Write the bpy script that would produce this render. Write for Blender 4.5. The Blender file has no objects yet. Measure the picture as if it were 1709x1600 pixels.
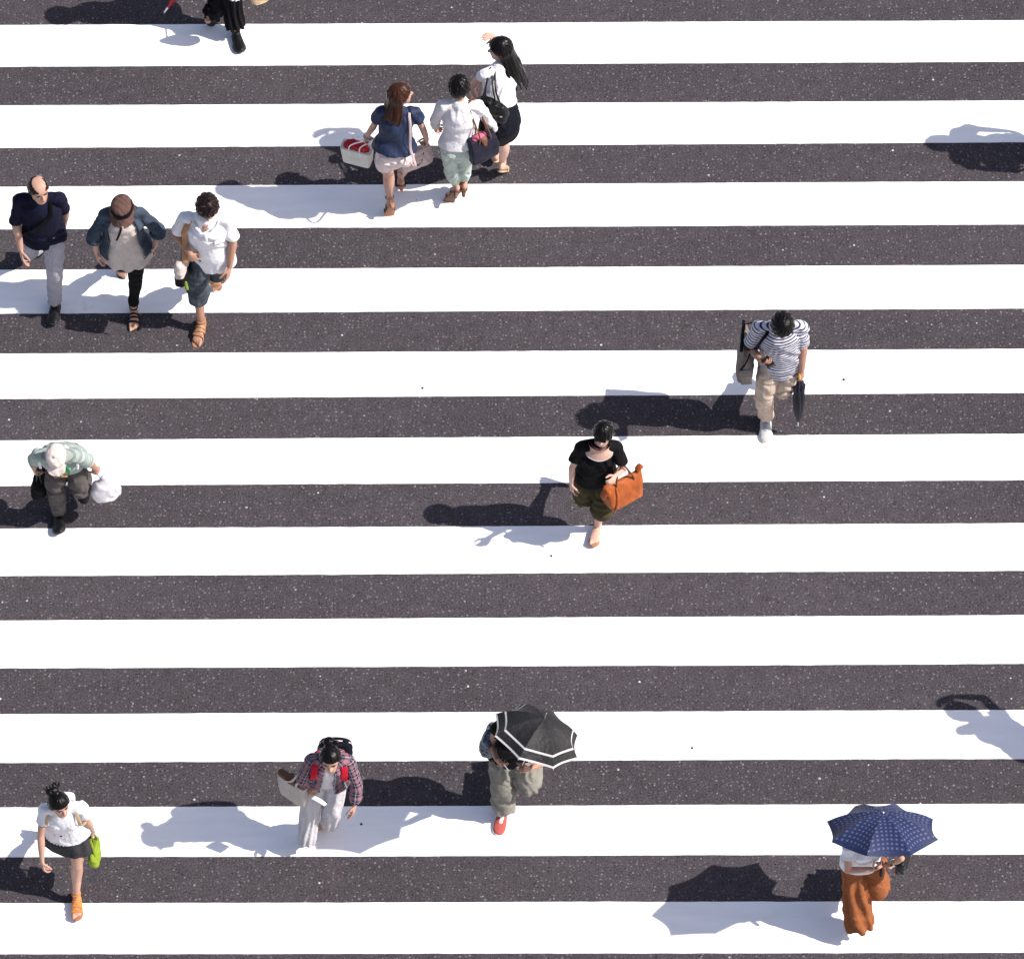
import bpy, math, random
import numpy as np
from mathutils import Vector, Matrix

# ------------------------------------------------------------ camera, sky, sun, exposure
SC = bpy.context.scene
COL = SC.collection
random.seed(7)
RNG = np.random.default_rng(11)

cam_data = bpy.data.cameras.new('camera')
cam = bpy.data.objects.new('camera', cam_data)
COL.objects.link(cam)
SC.camera = cam
CAM_D, CAM_ROLL, CAM_F = 44.937028, -0.0290714, 9001.18
th = math.radians(55)
fw = Vector((0, math.cos(th), -math.sin(th)))
rt = Vector((1, 0, 0))
up = rt.cross(fw)
c_, s_ = math.cos(CAM_ROLL), math.sin(CAM_ROLL)
R_, U_ = rt * c_ + up * s_, up * c_ - rt * s_
m = Matrix((R_, U_, -fw)).transposed().to_4x4()
m.translation = -fw * CAM_D
cam.matrix_world = m
cam_data.sensor_fit = 'HORIZONTAL'
cam_data.sensor_width = 36.0
cam_data.lens = CAM_F / 1709.0 * 36.0
cam_data.clip_start = 0.5
cam_data.clip_end = 2000.0

SUN_TO = Vector((1.0, -0.16, 1.03)).normalized()        # from the ground towards the sun
world = bpy.data.worlds.new('World')
SC.world = world
world.use_nodes = True
wn, wl = world.node_tree.nodes, world.node_tree.links
wn.clear()
sky = wn.new('ShaderNodeTexSky')
sky.sky_type = 'NISHITA'
sky.sun_disc = False
sky.sun_elevation = math.asin(SUN_TO.z)
sky.sun_rotation = math.atan2(SUN_TO.x, SUN_TO.y)
sky.air_density = 1.0
sky.dust_density = 1.2
sky.ozone_density = 1.0
bg = wn.new('ShaderNodeBackground')
bg.inputs['Strength'].default_value = 0.105
wo = wn.new('ShaderNodeOutputWorld')
tint = wn.new('ShaderNodeMix'); tint.data_type = 'RGBA'; tint.blend_type = 'MULTIPLY'   # hazy city summer sky, paler than clear blue
tint.inputs[0].default_value = 1.0
tint.inputs[7].default_value = (1.14, 1.0, 0.93, 1.0)
wl.new(sky.outputs[0], tint.inputs[6])
wl.new(tint.outputs[2], bg.inputs[0])
wl.new(bg.outputs[0], wo.inputs[0])

sun_data = bpy.data.lights.new('sun', 'SUN')
sun_data.energy = 4.4
sun_data.angle = math.radians(0.53)
sun_data.color = (1.0, 0.955, 0.90)
sun = bpy.data.objects.new('sun', sun_data)
sun.rotation_euler = (-SUN_TO).to_track_quat('-Z', 'Y').to_euler()
sun.location = (20, -3, 30)
COL.objects.link(sun)

SC.view_settings.view_transform = 'Standard'
SC.view_settings.look = 'None'
SC.view_settings.exposure = 0.62
SC.view_settings.gamma = 1.0
SC.view_settings.use_curve_mapping = False

# ------------------------------------------------------------ materials
def new_mat(name):
    mt = bpy.data.materials.new(name)
    mt.use_nodes = True
    nt = mt.node_tree
    return mt, nt, nt.nodes['Principled BSDF']

def node(nt, t, **kw):
    n = nt.nodes.new(t)
    for k, v in kw.items():
        setattr(n, k, v)
    return n

def mixcol(nt, fac, a, b, mode='MIX'):
    n = node(nt, 'ShaderNodeMix', data_type='RGBA', blend_type=mode)
    for sock, v in ((n.inputs[0], fac), (n.inputs[6], a), (n.inputs[7], b)):
        if hasattr(v, 'links') or isinstance(v, bpy.types.NodeSocket):
            nt.links.new(v, sock)
        elif isinstance(v, (int, float)):
            sock.default_value = v
        else:
            sock.default_value = (v[0], v[1], v[2], 1.0)
    return n.outputs[2]

def ramp(nt, fac, lo, hi):
    n = node(nt, 'ShaderNodeMapRange')
    n.inputs['From Min'].default_value = lo
    n.inputs['From Max'].default_value = hi
    nt.links.new(fac, n.inputs['Value'])
    return n.outputs[0]

def math_n(nt, op, a, b=None):
    n = node(nt, 'ShaderNodeMath', operation=op)
    for i, v in enumerate((a, b)):
        if v is None: continue
        if isinstance(v, (int, float)): n.inputs[i].default_value = v
        else: nt.links.new(v, n.inputs[i])
    return n.outputs[0]

def noise(nt, vec, scale, detail=3.0, rough=0.55, out='Fac'):
    n = node(nt, 'ShaderNodeTexNoise')
    n.inputs['Scale'].default_value = scale
    n.inputs['Detail'].default_value = detail
    n.inputs['Roughness'].default_value = rough
    if vec is not None: nt.links.new(vec, n.inputs['Vector'])
    return n.outputs[out]

def objco(nt):
    return node(nt, 'ShaderNodeTexCoord').outputs['Object']

def scaled(nt, vec, s):
    n = node(nt, 'ShaderNodeVectorMath', operation='MULTIPLY')
    nt.links.new(vec, n.inputs[0])
    n.inputs[1].default_value = s
    return n.outputs[0]

def patco(nt):
    n = node(nt, 'ShaderNodeAttribute')
    n.attribute_name = 'pat'
    return n.outputs['Vector']

def bump(nt, bs, h, strength, dist):
    n = node(nt, 'ShaderNodeBump')
    n.inputs['Strength'].default_value = strength
    n.inputs['Distance'].default_value = dist
    nt.links.new(h, n.inputs['Height'])
    nt.links.new(n.outputs[0], bs.inputs['Normal'])

def cloth(name, col, rough=0.85, var=0.16, weave=0.5, sheen=0.0, crease=1.0, spec=0.12):
    mt, nt, bs = new_mat(name)
    oc = objco(nt)
    n1 = noise(nt, oc, 9.0, 4.0)
    n2 = noise(nt, oc, 160.0, 2.0)
    c = mixcol(nt, ramp(nt, n1, 0.3, 0.72), [v * (1 - var) for v in col], [min(1, v * (1 + var * 0.6)) for v in col])
    c = mixcol(nt, 0.14 * weave, c, mixcol(nt, n2, (0, 0, 0), (1, 1, 1)), 'OVERLAY')
    nt.links.new(c, bs.inputs['Base Color'])
    bs.inputs['Roughness'].default_value = rough
    bs.inputs['Specular IOR Level'].default_value = spec
    if sheen: bs.inputs['Sheen Weight'].default_value = sheen
    h = math_n(nt, 'ADD', math_n(nt, 'MULTIPLY', noise(nt, oc, 22.0, 3.0), crease), math_n(nt, 'MULTIPLY', n2, 0.10))
    bump(nt, bs, h, 0.55, 0.02)
    return mt

def leather(name, col, rough=0.42, var=0.3, bumpy=0.4):
    mt, nt, bs = new_mat(name)
    oc = objco(nt)
    n1 = noise(nt, oc, 12.0, 5.0)
    c = mixcol(nt, ramp(nt, n1, 0.28, 0.75), [v * (1 - var) for v in col], [v * (1 + var * .7) for v in col])
    nt.links.new(c, bs.inputs['Base Color'])
    bs.inputs['Roughness'].default_value = rough
    bs.inputs['Specular IOR Level'].default_value = 0.22
    h = math_n(nt, 'ADD', noise(nt, oc, 16.0, 4.0), math_n(nt, 'MULTIPLY', noise(nt, oc, 240.0, 2.0), 0.12))
    bump(nt, bs, h, bumpy, 0.02)
    return mt

def plainmat(name, col, rough=0.5, metal=0.0, var=0.12):
    mt, nt, bs = new_mat(name)
    n1 = noise(nt, objco(nt), 30.0, 3.0)
    nt.links.new(mixcol(nt, n1, [v * (1 - var) for v in col], [min(1, v * (1 + var)) for v in col]), bs.inputs['Base Color'])
    bs.inputs['Roughness'].default_value = rough
    bs.inputs['Metallic'].default_value = metal
    return mt

def skin(name, col):
    mt, nt, bs = new_mat(name)
    oc = objco(nt)
    n1 = noise(nt, oc, 14.0, 4.0)
    red = [col[0] * 1.02, col[1] * 0.86, col[2] * 0.80]
    c = mixcol(nt, ramp(nt, n1, 0.35, 0.7), col, red)
    c = mixcol(nt, 0.12, c, mixcol(nt, noise(nt, oc, 120.0, 3.0), (0, 0, 0), (1, 1, 1)), 'OVERLAY')
    at = node(nt, 'ShaderNodeAttribute'); at.attribute_name = 'pat'
    sx = node(nt, 'ShaderNodeSeparateXYZ'); nt.links.new(at.outputs['Vector'], sx.inputs[0])
    c = mixcol(nt, sx.outputs[0], c, (col[0] * .72, col[1] * .42, col[2] * .42))      # lips, knuckles, nails
    nt.links.new(c, bs.inputs['Base Color'])
    bs.inputs['Roughness'].default_value = 0.52
    bs.inputs['Specular IOR Level'].default_value = 0.35
    bs.inputs['Subsurface Weight'].default_value = 0.08
    bs.inputs['Subsurface Radius'].default_value = (0.02, 0.008, 0.005)
    bump(nt, bs, noise(nt, oc, 90.0, 3.0), 0.12, 0.01)
    return mt

def hairmat(name, col, rough=0.26, streak=0.6):
    mt, nt, bs = new_mat(name)
    v = scaled(nt, patco(nt), (34.0, 3.0, 3.0))
    n1 = noise(nt, v, 1.0, 5.0, 0.65)
    c = mixcol(nt, ramp(nt, n1, 0.3, 0.75), [q * (1 - streak * .6) for q in col], [q * (1 + streak) for q in col])
    nt.links.new(c, bs.inputs['Base Color'])
    bs.inputs['Roughness'].default_value = rough
    bs.inputs['Specular IOR Level'].default_value = 0.12
    bump(nt, bs, n1, 0.14, 0.012)
    return mt

def stripes_mat(name, base, stripe, period, duty):
    mt, nt, bs = new_mat(name)
    sx = node(nt, 'ShaderNodeSeparateXYZ'); nt.links.new(patco(nt), sx.inputs[0])
    f = math_n(nt, 'FRACT', math_n(nt, 'MULTIPLY', math_n(nt, 'ADD', sx.outputs[0], 50.0), 1.0 / period))
    k = math_n(nt, 'LESS_THAN', f, duty)
    oc = objco(nt)
    n1 = noise(nt, oc, 9.0, 4.0)
    b = mixcol(nt, n1, [v * .85 for v in base], base)
    nt.links.new(mixcol(nt, k, b, stripe), bs.inputs['Base Color'])
    bs.inputs['Roughness'].default_value = 0.88
    bs.inputs['Specular IOR Level'].default_value = 0.2
    bump(nt, bs, noise(nt, oc, 20.0, 3.0), 0.5, 0.02)
    return mt

def plaid_mat(name):
    mt, nt, bs = new_mat(name)
    sx = node(nt, 'ShaderNodeSeparateXYZ'); nt.links.new(patco(nt), sx.inputs[0])
    def band(s, period, duty, ph=0.0):
        f = math_n(nt, 'FRACT', math_n(nt, 'ADD', math_n(nt, 'MULTIPLY', math_n(nt, 'ADD', s, 50.0), 1.0 / period), ph))
        return math_n(nt, 'LESS_THAN', f, duty)
    u, v = sx.outputs[0], sx.outputs[1]
    bu, bv = band(u, .085, .60), band(v, .085, .60)
    c = mixcol(nt, math_n(nt, 'MULTIPLY', math_n(nt, 'ADD', bu, bv), .5), (.24, .145, .175), (.004, .007, .030))
    ru, rv = band(u, .085, .24, .40), band(v, .085, .24, .40)
    c = mixcol(nt, math_n(nt, 'MULTIPLY', math_n(nt, 'ADD', ru, rv), .14), c, (.42, .035, .05))
    wu, wv = band(u, .085, .07, .75), band(v, .085, .07, .75)
    c = mixcol(nt, math_n(nt, 'MULTIPLY', math_n(nt, 'MAXIMUM', wu, wv), .55), c, (.50, .46, .50))
    nt.links.new(c, bs.inputs['Base Color'])
    bs.inputs['Roughness'].default_value = 0.9
    bump(nt, bs, noise(nt, objco(nt), 20.0, 3.0), 0.5, 0.02)
    return mt

# ------------------------------------------------------------ mesh tools
def V(*a):
    return np.array(a if len(a) > 1 else a[0], float)

def nrm(v):
    v = np.asarray(v, float)
    return v / max(1e-9, np.linalg.norm(v))

def catmull(P, res):
    P = np.asarray(P, float)
    if len(P) < 3 or res <= 1:
        if res <= 1: return P
        t = np.linspace(0, 1, res + 1)[:, None]
        return P[0] * (1 - t) + P[-1] * t
    Q = np.vstack([2 * P[0] - P[1], P, 2 * P[-1] - P[-2]])
    out = []
    for i in range(1, len(Q) - 2):
        p0, p1, p2, p3 = Q[i - 1], Q[i], Q[i + 1], Q[i + 2]
        for j in range(res):
            t = j / res
            out.append(.5 * (2 * p1 + (p2 - p0) * t + (2 * p0 - 5 * p1 + 4 * p2 - p3) * t * t + (3 * p1 - p0 - 3 * p2 + p3) * t ** 3))
    out.append(P[-1])
    return np.array(out)

def tube(pts, rads, side=None, n=16, res=4, cap=('r', 'r'), pw=2.0):
    """a closed loft along pts; rads are radii or (along side, across) pairs"""
    rads = [(r, r) if np.isscalar(r) else tuple(r) for r in rads]
    P = catmull(pts, res)
    Rr = catmull(np.array(rads, float), res)
    Rr = np.maximum(Rr, 1e-4)
    T = np.gradient(P, axis=0)
    T = T / np.maximum(1e-9, np.linalg.norm(T, axis=1))[:, None]
    if side is None:
        side = V(1, 0, 0) if abs(T[0][0]) < .8 else V(0, 1, 0)
    side = np.asarray(side, float)
    ang = np.linspace(0, 2 * np.pi, n, endpoint=False)
    ca, sa = np.cos(ang), np.sin(ang)
    e = 2.0 / pw
    ca = np.sign(ca) * np.abs(ca) ** e
    sa = np.sign(sa) * np.abs(sa) ** e
    rings = []
    prev = None
    for i in range(len(P)):
        s = side if side.ndim == 1 else side[min(i, len(side) - 1)]
        if prev is not None and abs(np.dot(nrm(s), T[i])) > .97: s = prev
        A = nrm(s - T[i] * np.dot(s, T[i]))
        prev = A
        B = np.cross(T[i], A)
        rings.append((P[i], A, B, T[i], Rr[i]))
    verts, faces = [], []
    seq = []
    def put(P0, A, B, ra, rb):
        st = len(verts)
        for k in range(n):
            verts.append(P0 + A * ra * ca[k] + B * rb * sa[k])
        seq.append(st)
    P0, A, B, t, r = rings[0]
    if cap[0] == 'r':
        h = min(r)
        for q in (75, 50, 25):
            q = math.radians(q)
            put(P0 - t * h * math.sin(q), A, B, r[0] * math.cos(q), r[1] * math.cos(q))
    for P0, A, B, t, r in rings:
        put(P0, A, B, r[0], r[1])
    P0, A, B, t, r = rings[-1]
    if cap[1] == 'r':
        h = min(r)
        for q in (25, 50, 75):
            q = math.radians(q)
            put(P0 + t * h * math.sin(q), A, B, r[0] * math.cos(q), r[1] * math.cos(q))
    for a, b in zip(seq[:-1], seq[1:]):
        for k in range(n):
            k2 = (k + 1) % n
            faces.append((a + k, a + k2, b + k2, b + k))
    faces.append(tuple(seq[0] + k for k in reversed(range(n))))
    faces.append(tuple(seq[-1] + k for k in range(n)))
    return np.array(verts), faces

def ball(c, r, axes=None, n=14, m=10):
    r = (r, r, r) if np.isscalar(r) else r
    if axes is None: axes = np.eye(3)
    axes = np.asarray(axes, float)
    vs, fs = [], []
    for i in range(m + 1):
        ph = math.pi * i / m
        for k in range(n):
            a = 2 * math.pi * k / n
            d = V(math.sin(ph) * math.cos(a) * r[0], math.sin(ph) * math.sin(a) * r[1], math.cos(ph) * r[2])
            vs.append(np.asarray(c) + axes[0] * d[0] + axes[1] * d[1] + axes[2] * d[2])
    for i in range(m):
        for k in range(n):
            k2 = (k + 1) % n
            fs.append((i * n + k, (i + 1) * n + k, (i + 1) * n + k2, i * n + k2))
    return np.array(vs), fs

def joined(solids):
    vs, fs, o = [], [], 0
    for v, f in solids:
        vs.append(v)
        fs += [tuple(i + o for i in q) for q in f]
        o += len(v)
    return np.vstack(vs), fs

def link(name, me, mat, parent=None, base=None, smooth=True):
    ob = bpy.data.objects.new(name, me)
    COL.objects.link(ob)
    mats = mat if isinstance(mat, (list, tuple)) else [mat]
    me.materials.clear()
    for q in mats: me.materials.append(q)
    if smooth:
        me.polygons.foreach_set('use_smooth', np.ones(len(me.polygons), bool))
    if parent is not None:
        ob.parent = parent
    elif base is not None:
        ob.location = base
    return ob

def plain(name, solids, mat, base, parent=None, smooth=True):
    vs, fs = joined(solids)
    me = bpy.data.meshes.new(name)
    me.from_pydata((vs - base).tolist(), [], fs)
    me.validate()
    return link(name, me, mat, parent, base, smooth)

def coords(me):
    a = np.empty(len(me.vertices) * 3)
    me.vertices.foreach_get('co', a)
    return a.reshape(-1, 3)

def normals(me):
    a = np.empty(len(me.vertices) * 3)
    me.vertex_normals.foreach_get('vector', a)
    return a.reshape(-1, 3)

def union(name, solids, mat, base, parent=None, voxel=.006, smooth=4, disp=None, pat=None, factor=.5):
    """melt overlapping closed lofts into one continuous surface"""
    vs, fs = joined(solids)
    me = bpy.data.meshes.new(name)
    me.from_pydata((vs - base).tolist(), [], fs)
    tmp = bpy.data.objects.new('melting', me)
    COL.objects.link(tmp)
    md = tmp.modifiers.new('r', 'REMESH'); md.mode = 'VOXEL'; md.voxel_size = voxel; md.adaptivity = 0.0
    if smooth:
        ms = tmp.modifiers.new('s', 'SMOOTH'); ms.iterations = smooth; ms.factor = factor
    dg = bpy.context.evaluated_depsgraph_get()
    out = bpy.data.meshes.new_from_object(tmp.evaluated_get(dg))
    bpy.data.objects.remove(tmp)
    bpy.data.meshes.remove(me)
    out.name = name
    co = coords(out)
    if disp is not None:
        w = co + base
        d = disp(w, normals(out))
        co2 = co + d
        out.vertices.foreach_set('co', co2.ravel())
        out.update()
    if pat is not None:
        p = pat(coords(out) + base)
        at = out.attributes.new('pat', 'FLOAT_VECTOR', 'POINT')
        at.data.foreach_set('vector', p.astype(np.float32).ravel())
    return link(name, out, mat, parent, base)

def nz(co, freq, seed=0, octs=1):
    """smooth pseudo noise in -1..1"""
    r = np.random.default_rng(seed)
    s = np.zeros(len(co)); a = 1.0; tot = 0
    for o in range(octs):
        for j in range(6):
            d = r.normal(size=3); d /= np.linalg.norm(d)
            s += a * np.sin(co @ d * freq * r.uniform(.7, 1.4) * 6.283 + r.uniform(0, 6.28))
        tot += a * 2.4
        freq *= 2.1; a *= .5
    return np.clip(s / tot, -1.3, 1.3)

def folds(co, d, wl, amp, seed=0, warp=1.6):
    ph = co @ nrm(d) / wl * 6.283 + warp * 2 * nz(co, .35 / wl, seed)
    k = .5 + .5 * nz(co, .25 / wl, seed + 5)
    s = np.sin(ph)
    return amp * (np.abs(s) ** .8 * np.sign(s)) * np.clip(k, 0, 1)

def wrinkle(amp=.006, d=(0, 0, 1), wl=.11, seed=1, low=.005, lowf=3.0):
    def f(co, no):
        h = folds(co, d, wl, amp, seed) + folds(co, np.cross(d, V(.3, .8, .5)), wl * .8, amp * .6, seed + 3) + low * nz(co, lowf, seed + 9)
        return no * h[:, None]
    return f


EDGE = {(0, 0): (0.0129, -0.001), (0, 1): (0.0068, -0.0007), (1, 0): (-0.0025, -0.0098), (1, 1): (-0.0035, -0.006), (2, 0): (-0.0032, -0.0076), (2, 1): (-0.0006, -0.0034), (4, 1): (-0.0038, 0.0077), (5, 0): (-0.0022, 0.0143), (5, 1): (0.0002, 0.015), (6, 0): (-0.0017, 0.01), (6, 1): (-0.0037, 0.0058), (8, 1): (-0.0146, -0.0123), (9, 0): (-0.0079, -0.0043), (9, 1): (0.0028, -0.0055), (10, 0): (0.0067, -0.0035), (10, 1): (0.0145, 0.001), (3, 0): (-0.0097, -0.0121), (3, 1): (-0.0064, -0.0072), (4, 0): (-0.0032, -0.0026), (7, 0): (-0.016, 0.0001), (7, 1): (-0.0099, -0.0053), (8, 0): (-0.0209, -0.0207)}

# ------------------------------------------------------------ the road and its crossing
def asphalt():
    mt, nt, bs = new_mat('asphalt')
    oc = objco(nt)
    big = noise(nt, oc, .55, 4.0)
    mid = noise(nt, oc, 9.0, 4.0, .6)
    fine = noise(nt, oc, 70.0, 4.0, .8)
    base = mixcol(nt, ramp(nt, big, .3, .7), (.0580, .0505, .0560), (.0685, .0600, .0660))
    base = mixcol(nt, .35, base, mixcol(nt, ramp(nt, mid, .25, .75), (0.25, .25, .25), (.75, .75, .75)), 'OVERLAY')
    wear = noise(nt, scaled(nt, oc, (.10, .5, 1.0)), 1.0, 5.0, .6)
    base = mixcol(nt, .5, base, mixcol(nt, ramp(nt, wear, .25, .75), (.36, .36, .36), (.62, .62, .62)), 'OVERLAY')
    grain = mixcol(nt, ramp(nt, fine, .34, .68), (.0, .0, .0), (1, 1, 1))
    base = mixcol(nt, .64, base, grain, 'OVERLAY')
    def specks(scale, thr, rad, col, fac, base):
        vo = node(nt, 'ShaderNodeTexVoronoi', feature='F1', voronoi_dimensions='2D')
        vo.inputs['Scale'].default_value = scale
        nt.links.new(oc, vo.inputs['Vector'])
        sp = node(nt, 'ShaderNodeSeparateColor'); nt.links.new(vo.outputs['Color'], sp.inputs[0])
        pick = math_n(nt, 'GREATER_THAN', sp.outputs[0], thr)
        size = math_n(nt, 'MULTIPLY', math_n(nt, 'ADD', sp.outputs[1], .35), rad)
        near = math_n(nt, 'LESS_THAN', vo.outputs['Distance'], size)
        k = math_n(nt, 'MULTIPLY', math_n(nt, 'MULTIPLY', pick, near), math_n(nt, 'MULTIPLY', math_n(nt, 'ADD', sp.outputs[2], .25), fac))
        return mixcol(nt, k, base, col)
    base = specks(10.0, .62, .062, (.36, .34, .35), .52, base)
    base = specks(24.0, .35, .17, (.20, .185, .195), .62, base)
    base = specks(33.0, .55, .18, (.014, .012, .014), .7, base)
    base = specks(5.0, .90, .040, (.50, .49, .47), .9, base)
    base = specks(17.0, .9, .13, (.10, .045, .035), .6, base)
    nt.links.new(base, bs.inputs['Base Color'])
    bs.inputs['Roughness'].default_value = .92
    bs.inputs['Specular IOR Level'].default_value = .03
    bump(nt, bs, math_n(nt, 'ADD', fine, mid), .35, .01)
    return mt

def road_paint():
    mt, nt, bs = new_mat('road_paint')
    oc = objco(nt)
    a = noise(nt, scaled(nt, oc, (1.2, 7.0, 1.0)), 1.6, 4.0)
    b = noise(nt, oc, 60.0, 3.0)
    c = mixcol(nt, ramp(nt, a, .25, .75), (.83, .82, .825), (.92, .915, .92))
    rub = noise(nt, oc, 2.3, 5.0, .7)
    c = mixcol(nt, math_n(nt, 'MULTIPLY', ramp(nt, rub, .66, .80), .42), c, (.34, .32, .34))
    c = mixcol(nt, .10, c, mixcol(nt, b, (0, 0, 0), (1, 1, 1)), 'OVERLAY')
    # pinholes and scuffs where the aggregate shows through
    vo = node(nt, 'ShaderNodeTexVoronoi', feature='F1', voronoi_dimensions='2D')
    vo.inputs['Scale'].default_value = 4.0
    nt.links.new(oc, vo.inputs['Vector'])
    sp = node(nt, 'ShaderNodeSeparateColor'); nt.links.new(vo.outputs['Color'], sp.inputs[0])
    k = math_n(nt, 'MULTIPLY', math_n(nt, 'GREATER_THAN', sp.outputs[0], .90), math_n(nt, 'LESS_THAN', vo.outputs['Distance'], math_n(nt, 'MULTIPLY', sp.outputs[1], .022)))
    c = mixcol(nt, math_n(nt, 'MULTIPLY', k, .8), c, (.16, .13, .14))
    nt.links.new(c, bs.inputs['Base Color'])
    bs.inputs['Roughness'].default_value = .8
    bs.inputs['Specular IOR Level'].default_value = .25
    bump(nt, bs, math_n(nt, 'ADD', b, math_n(nt, 'MULTIPLY', a, 2.0)), .12, .01)
    return mt

me = bpy.data.meshes.new('road')
g = 400.0
me.from_pydata([(-g, -g, 0), (g, -g, 0), (g, g, 0), (-g, g, 0)], [], [(0, 1, 2, 3)])
road = link('road', me, asphalt(), None, (0, 0, 0), False)
road['kind'] = 'structure'

PAINT = road_paint()
PSI, Y0, PITCH, WIDE = -0.0299288, 4.9243246, 0.90, 0.4684747
tv = V(math.cos(PSI), math.sin(PSI), 0); nv = V(-math.sin(PSI), math.cos(PSI), 0)
for kk in range(-5, 17):
    xs = np.arange(-13, 13.001, .04)
    def edge(e, seed):
        lev = Y0 - kk * PITCH - e * WIDE
        dl, dr = EDGE.get((kk, e), (0.0, 0.0))
        r = np.random.default_rng(seed)
        w = np.convolve(r.normal(0, .0016, len(xs) + 4), np.ones(3) / 3, 'same')[2:-2]
        w = w + .0010 * np.sin(xs * 1.3 + seed) + .0012 * np.sin(xs * .47 + seed * 2)
        lv = lev + dl + (dr - dl) * np.clip((xs + 4.2) / 8.4, -.5, 1.5) + w
        return [tv * x + nv * l for x, l in zip(xs, lv)]
    A, B = edge(0, kk * 2 + 50), edge(1, kk * 2 + 51)
    n = len(xs)
    vs = [(p[0], p[1], .004) for p in A] + [(p[0], p[1], .004) for p in B]
    vs += [(p[0], p[1] + .002, -.002) for p in A] + [(p[0], p[1] - .002, -.002) for p in B]
    fs = []
    for i in range(n - 1):
        fs.append((n + i, n + i + 1, i + 1, i))
        fs.append((i, i + 1, 2 * n + i + 1, 2 * n + i))
        fs.append((n + i + 1, n + i, 3 * n + i, 3 * n + i + 1))
    me = bpy.data.meshes.new('crosswalk_stripe')
    me.from_pydata(vs, [], fs)
    st = link('crosswalk_stripe', me, PAINT, None, (0, 0, 0), False)
    st['kind'] = 'structure'

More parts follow.
